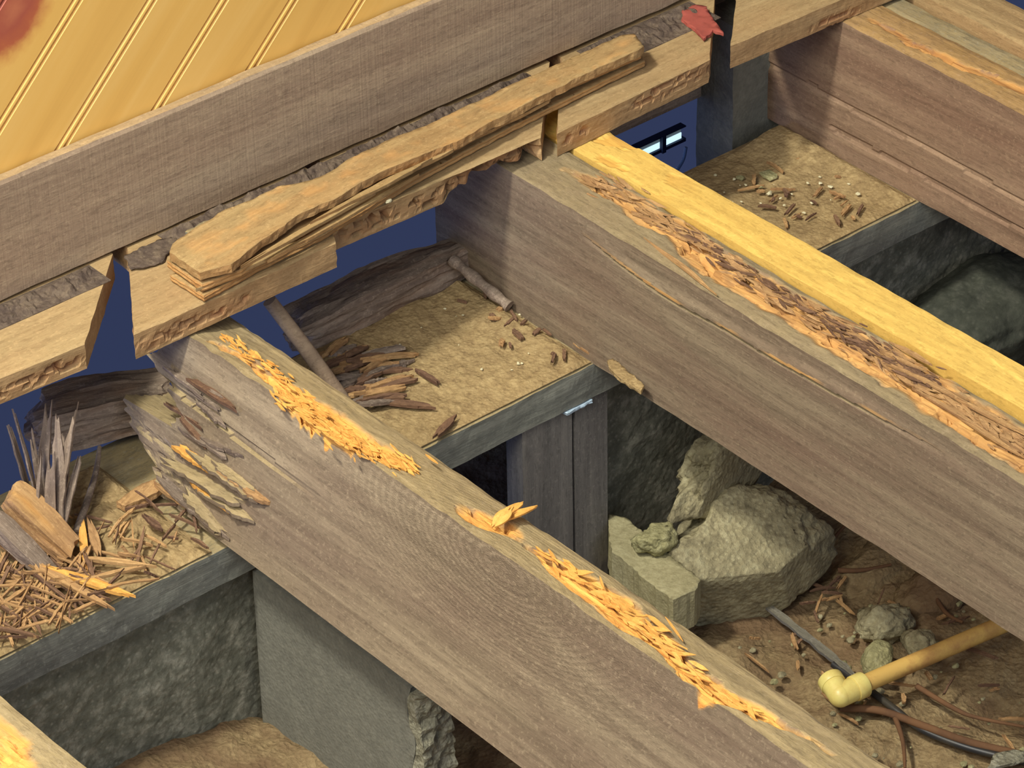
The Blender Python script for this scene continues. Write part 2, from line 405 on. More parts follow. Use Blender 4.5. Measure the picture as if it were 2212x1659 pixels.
# local frame for joists: x runs toward the viewer (-Y), y across (+X), z up
def joist_frame(x0, y0, roll=0., yaw=0.):
    return Matrix.Translation((x0, y0, 0)) @ Matrix.Rotation(roll, 4, 'Y') @ Matrix.Rotation(-math.pi / 2 + yaw, 4, 'Z')

H = .148
def chan(keys, mw, z=0.):
    """channel key frames given as (u, v, halfwidth, strength) on the top face -> local x,y"""
    inv = mw.inverted(); out = []
    up = (mw.to_3x3() @ Vector((0, 0, 1))); o = mw.translation
    for u, v, hw, s in keys:
        d = RM @ Vector(((u - 1106) / FPX, -(v - 829.6) / FPX, -1)); t = (o - CAMP).dot(up) / d.dot(up)
        q = inv @ (CAMP + d * t); out.append((q.x, q.y, hw, s))
    return sorted(out)
def chan_at(keys, x):
    if x <= keys[0][0]: k = keys[0]; return k[1], k[2], 0 if x < keys[0][0] - .01 else k[3]
    if x >= keys[-1][0]: k = keys[-1]; return k[1], k[2], 0 if x > keys[-1][0] + .02 else k[3]
    for a, b in zip(keys, keys[1:]):
        if a[0] <= x <= b[0]:
            t = (x - a[0]) / max(1e-6, b[0] - a[0]); return tuple(a[i] + (b[i] - a[i]) * t for i in (1, 2, 3))

def joist(name, mw, L, wdt, mat, keys=None, depth=.012, seed=0, stepx=.0025, stepy=.0022, stepz=.005, endfn=None, sidefn=None, H=H, parent=None, wob=.0008, edge=.0015, rough_top=0.0, lace=1., zextra=()):
    ch = chan(keys, mw) if keys else None
    xs = lin(0, L, stepx); ys = lin(0, wdt, stepy); zs = [-H + H * t for t in np.linspace(0, 1, max(2, int(H / stepz)) + 1)]
    zs = sorted(set([round(z, 5) for z in zs] + [-.002, -.0045] + [round(q, 5) for q in zextra]))
    def f(x, y, z):
        X, Y, Z, r = x, y, z, 0.
        # slight waviness of the faces
        Y += wob * N(x * 6, z * 14, seed + y * 3) * 2 + wob * .5 * N(x * 22, z * 90, seed + y)
        # rounded worn arrises
        if z > -.003:
            ed = min(y, wdt - y)
            Z -= edge * max(0, 1 - ed / .006) * (.6 + 1.2 * max(0, N(x * 38, y * 20, seed + 5) + .3))
            Z -= .0006 * (N(x * 50, y * 160, seed) + .5)
            if rough_top: Z -= rough_top * max(0, rid(x * 18 + seed, y * 90, seed) - 1.1)
        if ch:
            c, hw, s = chan_at(ch, x)
            if s > 0:
                q = y + .006 * N(x * 30, 3.3, seed) + .003 * N(x * 90, 1.3, seed)
                m = sm(1.15, .75, abs(q - c) / hw)
                if m > 0 and s > 0:
                    n1 = rid(x * 26 + seed, y * 150, 1.7); n2 = N(x * 40, y * 210, seed + 9)
                    fb = FB(x * 34, y * 150, seed + 2, 3); cut = m * s * (.22 + .9 * sm(.02, .30, fb) + .25 * max(0, n2))
                    tz = sm(-.035, -.0, z)
                    if z > -.0345:
                        Z -= depth * cut * tz
                        r = min(1, m * s * 1.5 * (.8 + .4 * n2)) * sm(-.007, -.002, z)
                        X += .0012 * n2 * m * tz
        if sidefn: X, Y, Z, r = sidefn(X, Y, Z, r, x, y, z)
        if endfn and x < .14:
            e = endfn(y, z)
            X = e + (X) * (1 - e / .14) if X < .14 else X
        return X, Y, Z, max(0, r)
    return timber(name, xs, ys, zs, f, mat, mw, parent)

random.seed(11)
# ------------------------------------------------------------------ setting: panelled wall, ground, foundation
# diagonal tongue-and-groove panelling: local x along the boards (45 deg up-right), local y across
KNOT = (0, 0)
Mx = Matrix.Translation((-.08, .112, .14)) @ Matrix(((1, 0, 0, 0), (0, 0, -1, 0), (0, 1, 0, 0), (0, 0, 0, 1))) @ Matrix.Rotation(math.radians(45), 4, 'Z')
kp = Mx.inverted() @ W(28, 25, 1, .112); KNOT = (kp.x, kp.y)
M['panel'] = panel_mat()
def build_panel():
    sp = .0975 * math.sin(math.pi / 4); prof = []
    for i in range(-18, 16):
        y0 = i * sp
        for dy, dz in ((-.0052, 0), (-.0036, -.0032), (-.0026, -.0008), (-.0008, .0002), (.0010, .0001), (.0024, -.0010), (.0034, -.0034), (.0050, 0)):
            prof.append((y0 + dy, dz))
    vs = []; fs = []; xs = [-1.2, -.2, .1, .4, .8, 1.4, 2.4]
    bm = bmesh.new(); grid = []
    for x in xs:
        grid.append([bm.verts.new((x, y, z)) for y, z in prof])
    back = [[bm.verts.new((x, y, -.018)) for y in (prof[0][0], prof[-1][0])] for x in (xs[0], xs[-1])]
    for i in range(len(xs) - 1):
        for j in range(len(prof) - 1):
            bm.faces.new((grid[i][j], grid[i + 1][j], grid[i + 1][j + 1], grid[i][j + 1]))
    bm.faces.new((back[0][0], back[0][1], back[1][1], back[1][0]))
    inv = Mx.inverted()
    def clip(co, no):
        c = inv @ Vector(co); n = inv.to_3x3() @ Vector(no)
        bmesh.ops.bisect_plane(bm, geom=bm.verts[:] + bm.edges[:] + bm.faces[:], plane_co=c, plane_no=n, clear_outer=True)
    clip((0, 0, .0275), (0, 0, -1)); clip((0, 0, 1.3), (0, 0, 1)); clip((-.5, 0, 0), (-1, 0, 0)); clip((1.15, 0, 0), (1, 0, 0))
    me = bpy.data.meshes.new('wall_back'); bm.normal_update(); bm.to_mesh(me); bm.free(); me.materials.append(M['panel'])
    o = bpy.data.objects.new('wall_back', me); COL.objects.link(o); o.matrix_world = Mx
    return o
tag(build_panel(), 'yellow varnished pine boards set on the diagonal with beaded grooves', 'wall', kind='structure')

def ground():
    xs = lin(-1.0, 1.9, .007); ys = lin(-.9, .17, .007); vs = []; fs = []
    for x in xs:
        for y in ys:
            z = -.42 + .012 * FB(x * 6, y * 6, 1.) + .006 * FB(x * 32, y * 32, 2) + .003 * N(x * 110, y * 110, 3) + .004 * max(0, N(x * 60, y * 60, 9) - .2)
            z += .065 * sm(.16, .02, x) * sm(-.45, -.2, y) 
            z += .02 * sm(.1, -.1, x)
            vs.append((x, y, z))
    ny = len(ys)
    for i in range(len(xs) - 1):
        for j in range(ny - 1):
            a = i * ny + j; fs.append((a, a + ny, a + ny + 1, a + 1))
    return mesh('floor', vs, fs, M['dirt'], None, smooth=True)
tag(ground(), 'dry brown crawl space dirt', 'ground', kind='structure')

def rough_wall(name, x0, x1, y, z0, z1, mat, th=.09, amp=.006, seed=0, step=.006, ends=.012):
    xs = lin(x0, x1, step); ys = lin(0, th, .02); zs = lin(z0, z1, step)
    def f(a, b, c):
        q = amp * (FB(a * 16, c * 16, seed, 5) + .5 * abs(N(a * 70, c * 70, seed)))
        e = 0
        if a == x1 or a == x0: e = ends * FB(c * 20, b * 20, seed + 4)
        zt = 0
        if c == z1: zt = -.004 * abs(N(a * 40, b * 40, seed))
        return a + e, b - (q if b < th * .5 else 0), c + zt, 0
    return timber(name, xs, ys, zs, f, mat, Matrix.Translation((0, y, 0)))
# sill / foundation levels
SZ = -H - .0005          # top of the flat sill timber
SB = SZ - .036
tag(rough_wall('wall_foundation_left', -.62, .085, -.082, -.46, SB - .001, M['concrete'], seed=3, amp=.003), 'rough grey concrete foundation under the left end of the sill', 'wall', kind='structure')
tag(rough_wall('wall_foundation_right', .425, 1.35, -.062, -.46, SB - .001, M['concrete'], seed=8, amp=.0035), 'rough greenish concrete foundation under the right end of the sill', 'wall', kind='structure')

# ------------------------------------------------------------------ wall plate
MB_ = Matrix.Translation((-.62, .098, 0))
def plate_fn(x, y, z):
    yy = y; zz = z
    yy += .0006 * N(x * 9, z * 20, 1)
    if z > .135: zz += .0012 * N(x * 25, y * 100, 2) 
    if z < .03: zz += .0015 * N(x * 30, y * 50, 6) + .002 * sm(.7, 1.2, x)
    if z > .135 and y < .002: yy += .0015
    return x, yy, zz, .0
zb = .0285
o = timber('wall_plate', lin(0, 1.7, .006), [0, .0025, .005, .0075, .0105], [zb, .032, .045, .06, .08, .1, .12, .134, .1375], plate_fn, M['base'], MB_)
tag(o, 'long brown rough-sawn board running along the foot of the yellow panelled wall', 'board')

# ------------------------------------------------------------------ sub-floor planks, cut off flush
def plank(name, x0f, x0b, x1f, x1b, yf0, yf1, mat, label, seed, T=.0245, holes=(), bites=(), yb=None):
    """x0f/x0b left end at front/back, x1f/x1b right end, yf front edge"""
    yb = .58; nx = int((max(x1f, x1b) - min(x0f, x0b)) / .0028); ny = 44; ts = [0, .0015, .004, .007, .010, .013, .016, .019, .022, T]
    xs = np.linspace(0, 1, nx + 1).tolist(); ys = (np.linspace(0, 1, ny + 1) ** 2.6).tolist()
    cx = (x0f + x1f) / 2
    def f(u, v, z):
        yf = yf0 + (yf1 - yf0) * u
        y = yf + (yb - yf) * v
        s = min(1.0, (y - yf) / (.1 - yf))
        xa = x0f + (x0b - x0f) * s; xb = x1f + (x1b - x1f) * s
        x = xa + (xb - xa) * u
        if u in (0., 1.): x += .0012 * N(y * 90, z * 160, seed)
        r = 0
        front = sm(.03, 0, y - yf)
        # pits eaten into the front edge
        for hx, hz, hr, hd in holes:
            dx = (x - hx); dz = (z - hz)
            nn = FB(x * 85, z * 190, seed + 2, 3) - .1
            m = sm(1, .45, math.hypot(dx / hr, dz / .009)) 
            if m > 0 and v < .05:
                k = max(0, min(1, (nn * 1.3 + .12) * 2.2)) * m
                y += hd * 1.0 * k * (1 if v == 0 else .8); r = max(r, k * .9, m * .35)
        # underside bites
        for ba, bb, bh, by in bites:
            if ba < x < bb and z < T * .99:
                e = sm(ba, ba + .03, x) * sm(bb, bb - .01, x)
                sc_ = max(.0, min(1.1, .6 + .9 * N(x * 38, 0, seed) + .25 * N(x * 95, y * 30, seed)))
                if v < .6:
                    hgt = bh * e * sc_ * sm(.06, .0, y - yf)
                    z = max(z, min(T - .0015, hgt + .0015 * N(x * 100, y * 100, seed))) if z < hgt else z
                    y += by * e * sc_ * sm(.02, 0, y - yf) * (1 - z / T * .4); r = max(r, .5 * e)
        y += (.0007 * N(x * 40, z * 60, seed) + .0002 * N(x * 200, z * 200, seed)) * front
        zz = z
        if z >= T: zz += .0005 * N(x * 30, y * 90, seed) - .0012 * max(0, 1 - (y - yf) / .003)
        return x - cx, y, zz, r
    o = timber(name, xs, ys, ts, f, mat, Matrix.Translation((cx, 0, .0004)))
    return tag(o, label, 'plank', 'sub-floor planks under the wall')
TP = .0245
def wx(u, v, z=TP): q = W(u, v, 2, z); return q
plank('subfloor_plank', -.55, -.45, -.050, .046, .032, .004, M['planks'], 'weathered sub-floor plank at the left edge, left of the wide dark gap', 1,
      holes=((-.09, .010, .05, .006), (-.16, .006, .05, .006), (-.28, .008, .06, .006)))
_a = W(245, 692, 2, TP); _b = W(279, 583, 2, TP)
plank('subfloor_plank', _a.x, _b.x + (_b.x - _a.x) * (.1 - _b.y) / (_b.y + .012), .1955, .252, -.012, -.012, M['planks'], 'sub-floor plank right of the wide dark gap, under the wide end of the splintered board', 2,
      holes=((.02, .010, .055, .004), (.085, .008, .03, .003)))
plank('subfloor_plank', .201, .268, .437, .53, .010, .004, M['planks'], 'sub-floor plank with its lower edge eaten into scallops by insects', 3,
      holes=((.25, .012, .05, .010), (.33, .010, .07, .014), (.40, .014, .05, .014)), bites=((.325, .437, .019, .016),))
plank('subfloor_plank', .452, .545, .640, .735, .000, .006, M['planks'], 'sub-floor plank left of the upper gap, with fine worm holes along its cut edge', 4,
      holes=((.62, .016, .035, .004), (.575, .014, .04, .004), (.475, .012, .02, .003)))
plank('subfloor_plank', .672, .765, .880, .96, .012, .004, M['planks'], 'sub-floor plank right of the upper gap, beside the torn red card', 5, holes=((.8, .004, .04, .002),))
plank('subfloor_plank', .890, .975, 1.30, 1.36, .010, .01, M['planks'], 'sub-floor plank beyond the last gap, at the top edge of the picture', 6)

# ------------------------------------------------------------------ joists
# front-left rolled joist
J1 = joist_frame(.043, .085, math.radians(18.2))
k1 = [(440, 722, .004, .3), (560, 790, .006, .8), (640, 850, .012, 1), (705, 900, .020, 1), (770, 950, .020, 1), (850, 990, .010, 1), (893, 1012, .003, .5), (905, 1022, .002, 0),
      (985, 1085, .002, 0), (1015, 1105, .012, .7), (1080, 1135, .016, .95), (1120, 1160, .006, .4), (1135, 1172, .002, 0), (1160, 1190, .006, .8), (1250, 1250, .016, 1), (1330, 1310, .019, 1), (1400, 1365, .014, 1), (1470, 1420, .010, .9), (1540, 1490, .012, 1), (1640, 1540, .010, .9), (1700, 1570, .005, .8), (1760, 1600, .003, .2)]
def j1_end(y, z):
    h = -z / H
    ks = [(0, .06), (.28, .055), (.36, .078), (.47, .105), (.58, .098), (.60, .03), (.68, .032), (.76, .06), (.86, .085), (1, .1)]
    for a, b in zip(ks, ks[1:]):
        if a[0] <= h <= b[0]:
            e = a[1] + (b[1] - a[1]) * (h - a[0]) / (b[0] - a[0]); break
    else: e = .1
    return max(0, e + .012 * N(h * 24, y * 90, 2.2) + .008 * N(h * 70, y * 200, 5.2))
def j1_side(X, Y, Z, r, x, y, z):
    # ragged pale broken tongue near the rotten end
    if x < .2 and y == 0 and z < -.085:
        m = sm(.19, .08, x) * sm(-.088, -.1, z); n = FB(x * 26, z * 130, 3.1, 4)
        Y += .004 * m * max(0, n + .1) 
    # thin long drying cracks
    if y == 0 and x < .34:
        c = -.052 - .02 * x + .0015 * N(x * 30, 0, 7); d = abs(z - c)
        if d < .0028: Y += .004 * sm(.34, .1, x)
    return X, Y, Z, r
j1 = empty('floor_joist', J1)
tag(j1, 'weathered floor joist, slightly rolled over, with bright orange eaten wood along its top', 'joist', 'old floor joists')
b1 = joist('timber', J1, .93, .0615, M['joist'], k1, .011, 1, stepx=.002, stepy=.0015, stepz=.0024, endfn=j1_end, sidefn=j1_side, parent=j1)
# bright crumbs spilling over the left edge
def crumbs(parent, pts, n, seed, mat, spread=.006, size=(.006, .018), hgt=.002, ori=None):
    rnd = random.Random(seed); mw = parent.matrix_world
    vs = []; fs = []
    for i in range(n):
        k = rnd.random() * (len(pts) - 1); a = int(k); t = k - a
        p = Vector(pts[a]).lerp(Vector(pts[min(a + 1, len(pts) - 1)]), t)
        p += Vector((rnd.gauss(0, spread), rnd.gauss(0, spread), 0)); p.z += rnd.uniform(0, hgt)
        L = rnd.uniform(*size); wd = L * rnd.uniform(.07, .2); th = rnd.uniform(.0006, .0016)
        ang = rnd.gauss(-math.pi / 2, .22) if ori is None else rnd.gauss(ori, .5)
        R = Matrix.Rotation(ang, 3, 'Z') @ Matrix.Rotation(rnd.gauss(0, .10), 3, 'Y') @ Matrix.Rotation(rnd.gauss(0, .3), 3, 'X')
        base = len(vs)
        ring = [(-L / 2, 0), (-L / 4, wd / 2), (L / 5, wd / 2.2), (L / 2, wd * rnd.uniform(-.2, .3)), (L / 6, -wd / 2), (-L / 5, -wd / 2.4)]
        for zz in (0, th):
            for (x, y) in ring: vs.append(p + R @ Vector((x + rnd.gauss(0, L * .03), y, zz)))
        fs.append([base + q for q in range(5, -1, -1)]); fs.append([base + 6 + q for q in range(6)])
        for q in range(6):
            q2 = (q + 1) % 6; fs.append((base + q, base + q2, base + 6 + q2, base + 6 + q))
    inv = mw.inverted()
    return mesh('splintered_fibre', [inv @ v for v in vs], fs, mat, [0] * len(vs), mw, parent)
def W1(u, v, dz=0):   # on top face of joist 1
    up = J1.to_3x3() @ Vector((0, 0, 1)); o = J1.translation + up * dz
    d = RM @ Vector(((u - 1106) / FPX, -(v - 829.6) / FPX, -1)); t = (o - CAMP).dot(up) / d.dot(up); return CAMP + d * t
c1 = crumbs(j1, [W1(600, 850, .0), W1(660, 885), W1(720, 935), W1(780, 975), W1(840, 1000), W1(885, 1010)], 260, 3, M['splinter_pale'], .0055, (.006, .022), .002)
tag(c1, 'bright orange crumbled wood fibres'); c1['kind'] = 'stuff'
c1 = crumbs(j1, [W1(480, 730), W1(560, 780), W1(650, 850)], 60, 4, M['splinter_pale'], .003, (.006, .018), .001)
c1['kind'] = 'stuff'
c1 = crumbs(j1, [W1(1180, 1195), W1(1280, 1275), W1(1380, 1350), W1(1440, 1400), W1(1540, 1490), W1(1640, 1550)], 110, 5, M['splinter_pale'], .0045, (.008, .028), .0005)
c1['kind'] = 'stuff'
# star-shaped upstanding sliver
for a, b, wd in (((1065, 1135), (1135, 1085), .008), ((1075, 1130), (1155, 1098), .007), ((1068, 1138), (1105, 1100), .012)):
    s_ = splinter('upstanding_sliver', W1(*a, .001), W1(*b, .012), wd, .0015, M['splinter_pale'], a[0], parent=None, taper=.8)
    mwc = s_.matrix_world.copy(); s_.parent = j1; s_.matrix_parent_inverse = j1.matrix_world.inverted(); s_['label'] = 'upstanding pale sliver'

def WS(u, v, off=.001):   # on the left face of joist 1
    nn = J1.to_3x3() @ Vector((0, -1, 0)); o = J1.translation + nn * off
    d = RM @ Vector(((u - 1106) / FPX, -(v - 829.6) / FPX, -1)); t = (o - CAMP).dot(nn) / d.dot(nn); return CAMP + d * t
for a, b, wd, mt in (((366, 1004), (520, 1090), .016, 'joist'), ((430, 990), (560, 1085), .014, 'joist'), ((388, 972), (456, 1020), .009, 'splinter_pale'), ((420, 1046), (498, 1104), .009, 'splinter_pale'), ((350, 1060), (440, 1120), .006, 'splinter'),
                     ((490, 1030), (570, 1085), .009, 'splinter'), ((360, 1050), (480, 1156), .010, 'rot'), ((405, 1075), (490, 1165), .012, 'joist'), ((470, 1010), (540, 1060), .010, 'joist'), ((440, 1065), (545, 1130), .010, 'joist')):
    s_ = splinter('broken_end_sliver', WS(*a, .003), WS(*b, .0012), wd, .0035, M[mt], a[0] * .37, taper=.25, bend=.01, nseg=14)
    s_.parent = j1; s_.matrix_parent_inverse = j1.matrix_world.inverted()
    if mt.startswith('splinter'): s_['label'] = 'fresh ochre sliver'

rnd = random.Random(3)
for i in range(12):
    u = rnd.uniform(340, 450); v = rnd.uniform(800, 950)
    s_ = splinter('rotten_end_fibre', WS(u, v, rnd.uniform(-.01, .004)), WS(u + rnd.uniform(40, 90), v + rnd.uniform(25, 60), .001), rnd.uniform(.003, .009), .003, M['rot' if i % 3 else 'splinter_dark'], i * 1.3, taper=.2, bend=.02)
    s_.parent = j1; s_.matrix_parent_inverse = j1.matrix_world.inverted()

# second joist
J2 = joist_frame(.408, .12, 0, math.radians(-.6))
k2 = [(1230, 370, .004, .2), (1300, 395, .010, .7), (1400, 460, .013, .8), (1480, 510, .016, 1), (1540, 570, .018, 1), (1640, 620, .018, 1), (1760, 690, .019, 1), (1850, 745, .020, 1), (1950, 800, .024, 1), (2050, 870, .022, 1), (2130, 920, .022, 1), (2212, 975, .022, 1), (2300, 1030, .02, 1)]
def j2_side(X, Y, Z, r, x, y, z):
    if y == 0:   # long split just under the left arris
        c = -.016 - .012 * sm(.15, .3, x) * sm(.75, .3, x) + .003 * N(x * 14, 0, 3); s = sm(.2, .26, x) * sm(.66, .5, x)
        d = z - c
        if s > 0:
            if 0 < d < .012: Y += -.0022 * s * sm(.012, .002, d)
            if -.0055 < d <= 0: Y += .005 * s * sm(-.0055, -.0015, d)
            if 0 < d < .003: r = max(r, .9 * s * sm(-.1, .3, N(x * 18, 0, 2) + .15))
    if z < -H + .01: Z += .0012 * N(x * 25, y * 50, 4)
    return X, Y, Z, r
j2 = empty('floor_joist', J2)
tag(j2, 'weathered floor joist with a long brown eaten channel, against the fresh yellow timber', 'joist', 'old floor joists')
joist('timber', J2, .95, .0605, M['joist2'], k2, .010, 2, stepx=.0022, stepy=.0018, stepz=.004, zextra=[-.008 - .0011 * q for q in range(30)], sidefn=j2_side, parent=j2)
def W0(u, v, z=0.): return W(u, v, 2, z)
c2 = crumbs(j2, [W0(1280, 390, -.002), W0(1500, 520, -.004), W0(1700, 650, -.004), W0(1900, 770, -.004), W0(2050, 870, -.004), W0(2200, 970, -.004)], 420, 8, M['splinter'], .0065, (.006, .03), .003)
c2['kind'] = 'stuff'
c2 = crumbs(j2, [W0(1440, 480, -.003), W0(1560, 560, -.003), W0(1850, 740, -.002), W0(1960, 800, -.002), W0(2010, 830, -.002)], 160, 9, M['splinter_dark'], .006, (.006, .022), .003)
c2['kind'] = 'stuff'
for a, b in (((1920, 640 + 150), (2080, 870)), ((1900, 760), (1990, 800)), ((2040, 850), (2212, 940)), ((1985, 850), (2120, 930)), ((2060, 895), (2210, 990)), ((1420, 540), (1530, 625)), ((1930, 745), (2010, 790))):
    s_ = splinter('loose_sliver', W0(*a, -.001), W0(*b, .001), .0045, .0018, M['splinter'], a[0] + 1, taper=.8, bend=.015)
    s_.parent = j2; s_.matrix_parent_inverse = j2.matrix_world.inverted()

# fresh sister joist
J3 = joist_frame(.4715, .1, 0, math.radians(.2))
def j3_side(X, Y, Z, r, x, y, z):
    if z > -.002 and .0 < x < .24:
        n = FB(x * 22, y * 55, 5, 3)
        if n > .22: q = sm(.22, .34, n) * sm(.24, .16, x); Z -= .0018 * q; r = max(r, .7 * q)
    return X, Y, Z, r
o = joist('floor_joist', J3, .95, .0445, M['newwood'], None, 0, 3, stepx=.004, stepy=.003, stepz=.02, sidefn=j3_side, edge=.0006, wob=.0003)
tag(o, 'fresh bright yellow timber fixed beside the eaten joist', 'joist')

# fourth joist
J4 = joist_frame(.812, .12)
k4 = [(1890, 50, .003, .6), (1960, 85, .004, .8), (2040, 125, .005, 1), (2120, 160, .005, .9), (2212, 200, .005, 1), (2300, 250, .005, 1)]
def j4_side(X, Y, Z, r, x, y, z):
    if y == 0:
        c = -.120 + .004 * N(x * 9, 0, 1) + .0015 * N(x * 40, 0, 2) + .03 * sm(.1, .45, x) * 0; d = abs(z - c)
        if x > .1 and d < .0022: Y += .002
        c2_ = -.088 + .006 * N(x * 7, 0, 5); 
        if abs(z - c2_) < .0026: Y += .002
        if z < -.122: Y += .001 * N(x * 20, z * 60, 4)
    return X, Y, Z, r
j4 = empty('floor_joist', J4)
tag(j4, 'reddish brown floor joist at the upper right with a long crack near its lower edge', 'joist', 'old floor joists')
joist('timber', J4, .75, .0495, M['joist4'], k4, .006, 4, stepx=.0035, stepy=.0022, stepz=.0032, sidefn=j4_side, H=H, parent=j4)
# grey board and pale timber beyond
J5 = joist_frame(.8635, .12); o = joist('joist_sister_board', J5, .7, .026, M['sill'], None, 0, 5, stepx=.01, stepy=.006, stepz=.02, H=.13)
o.location.z = -.004
tag(o, 'narrow grey board fixed along the far side of the reddish brown joist', 'board')
J6 = joist_frame(.905, .12); o = joist('floor_joist', J6, .7, .050, M['planks'], None, 0, 6, stepx=.006, stepy=.004, stepz=.02, rough_top=.0004)
tag(o, 'pale tan timber in the top right corner', 'joist')
# joist at the bottom left corner
J0 = joist_frame(-.39, -.02); k0 = [(-60, 1540, .012, 1), (20, 1600, .018, 1), (90, 1700, .02, 1)]
o = joist('floor_joist', J0, .65, .052, M['joist'], [(-40, 1560, .012, .6), (20, 1620, .014, .8), (60, 1690, .014, .8)], .006, 7, stepx=.004, stepy=.003, stepz=.02)
tag(o, 'joist corner with bright ochre top at the bottom left of the picture', 'joist', 'old floor joists')

# ------------------------------------------------------------------ sill
def sill_fn(x, y, z):
    Z = z; Y = y; r = 0
    if z > SZ - .001:
        Z += .0008 * N(x * 30, y * 60, 3) - .0016 * max(0, 1 - (y + .1) / .006) * (.5 + abs(N(x * 30, 0, 1)))
    if y < -.099: Y += .0012 * N(x * 14, z * 30, 4) + .0008 * N(x * 60, z * 120, 4)
    return x, Y, Z, r
o = timber('sill_timber', lin(-.62, 1.35, .005), lin(-.1, .085, .006), [SB, SB + .01, SB + .02, SZ - .006, SZ], sill_fn, M['sill'], Matrix.Translation((0, 0, 0)))
tag(o, 'long grey sill timber lying flat under the joists, covered with tan dust', 'timber')

def dust(name, x0, x1, y0, y1, zbase, hfn, mat, label, step=.004):
    xs = lin(x0, x1, step); ys = lin(y0, y1, step)
    def f(x, y, z):
        e = min(sm(0, .012, x - x0), sm(0, .012, x1 - x), sm(0, .006, y - y0), sm(0, .01, y1 - y))
        return x, y, zbase + (.0006 + e * max(0, hfn(x, y)) if z else 0), 0
    o = timber(name, xs, ys, [0, 1], f, mat, Matrix.Translation((0, 0, 0)))
    return tag(o, label, 'dust', kind='stuff')
dust('frass_dust', -.6, -.012, -.0985, .06, SZ + .001, lambda x, y: .003 + .004 * FB(x * 25, y * 25, 1) + .002 * N(x * 130, y * 130, 1) + .010 * sm(-.04, .05, y), M['dust'], 'ochre insect dust and crumbs covering the left end of the sill')
dust('frass_dust', .10, .404, -.0985, .083, SZ + .001, lambda x, y: .001 + .0022 * FB(x * 25, y * 25, 4) + .0012 * N(x * 120, y * 120, 1) + .004 * sm(.36, .40, x) + .004 * sm(.02, .08, y), M['dust'], 'tan dust covering the sill between the two nearer joists')
dust('frass_dust', .520, .810, -.0985, .083, SZ + .001, lambda x, y: .0008 + .002 * FB(x * 22, y * 22, 7) + .001 * N(x * 120, y * 120, 1) + .010 * sm(.75, .81, x + .3 * y), M['dust'], 'tan dust covering the sill at the right, strewn with pale chips')

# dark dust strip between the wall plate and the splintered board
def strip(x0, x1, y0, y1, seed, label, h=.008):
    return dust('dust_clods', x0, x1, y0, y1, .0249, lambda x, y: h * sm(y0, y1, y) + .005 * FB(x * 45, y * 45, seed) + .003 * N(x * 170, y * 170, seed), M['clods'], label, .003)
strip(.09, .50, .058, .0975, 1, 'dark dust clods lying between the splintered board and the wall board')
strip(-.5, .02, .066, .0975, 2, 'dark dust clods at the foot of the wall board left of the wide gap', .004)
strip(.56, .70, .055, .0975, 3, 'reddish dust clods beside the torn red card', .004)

# ------------------------------------------------------------------ splintered board on the planks
sb = empty('splintered_board', Matrix.Translation((.3, .02, .026)))
tag(sb, 'long splintered board of split layers lying on the planks in front of the wall board', 'board')
G1 = math.atan2(.04, .53)
def px(pts, z): return [tuple(W(u, v, 2, z))[:2] for u, v in pts]
bow = lambda x, y: .0
slab('split_layer', px([(440, 636), (368, 590), (500, 540), (800, 395), (1100, 245), (1340, 135), (1388, 118), (1392, 128), (1330, 158), (1100, 272), (900, 380), (700, 500), (560, 570)], .034), .0265, .0325, M['mould'], .004, .0004, 1, 2, G1, sb, layerjit=.0007)
slab('split_layer', px([(436, 612), (362, 560), (470, 500), (800, 350), (1100, 210), (1360, 95), (1388, 98), (1384, 110), (1200, 190), (1000, 300), (830, 385), (640, 500), (520, 580)], .043), .0350, .0420, M['mould'], .004, .0004, 2, 2, G1, sb, layerjit=.0008)
def bz(x, y): 
    return .004 * math.sin(max(0, min(1, (x - .05) / .3)) * math.pi) + .0015 * N(x * 30, y * 60, 3)
slab('broad_layer', px([(432, 590), (366, 545), (372, 528), (430, 492), (480, 462), (540, 440), (600, 412), (650, 404), (690, 392), (790, 330), (900, 280), (1010, 228), (1100, 185), (1250, 118), (1345, 76), (1370, 74), (1392, 100), (1375, 112), (1250, 165), (1110, 238), (1000, 300), (930, 330), (820, 380), (720, 440), (640, 475), (560, 530), (500, 575)], .053), .0455, .053, M['mould'], .0035, .0006, 3, 1, G1, sb, zfn=bz, topn=.0008,
     rawtop=lambda x, y: .35 * sm(.1, .45, FB(x * 30, y * 60, 8, 4)))
for o_ in [c for c in sb.children if c.name.startswith('broad')]: o_['label'] = 'broad pale top layer with a crumbly surface'
for i, (a, b, z) in enumerate((((560, 560), (800, 425), .046), ((620, 545), (880, 395), .039), ((700, 470), (940, 345), .049), ((470, 610), (700, 505), .037), ((830, 400), (1000, 315), .044), ((1000, 312), (1180, 225), .040))):
    s_ = splinter('torn_strip', W(*a, 2, z), W(*b, 2, z), .006, .003, M['mould'], i * 3.3, taper=.6, bend=.006)
    s_.parent = sb; s_.matrix_parent_inverse = sb.matrix_world.inverted()

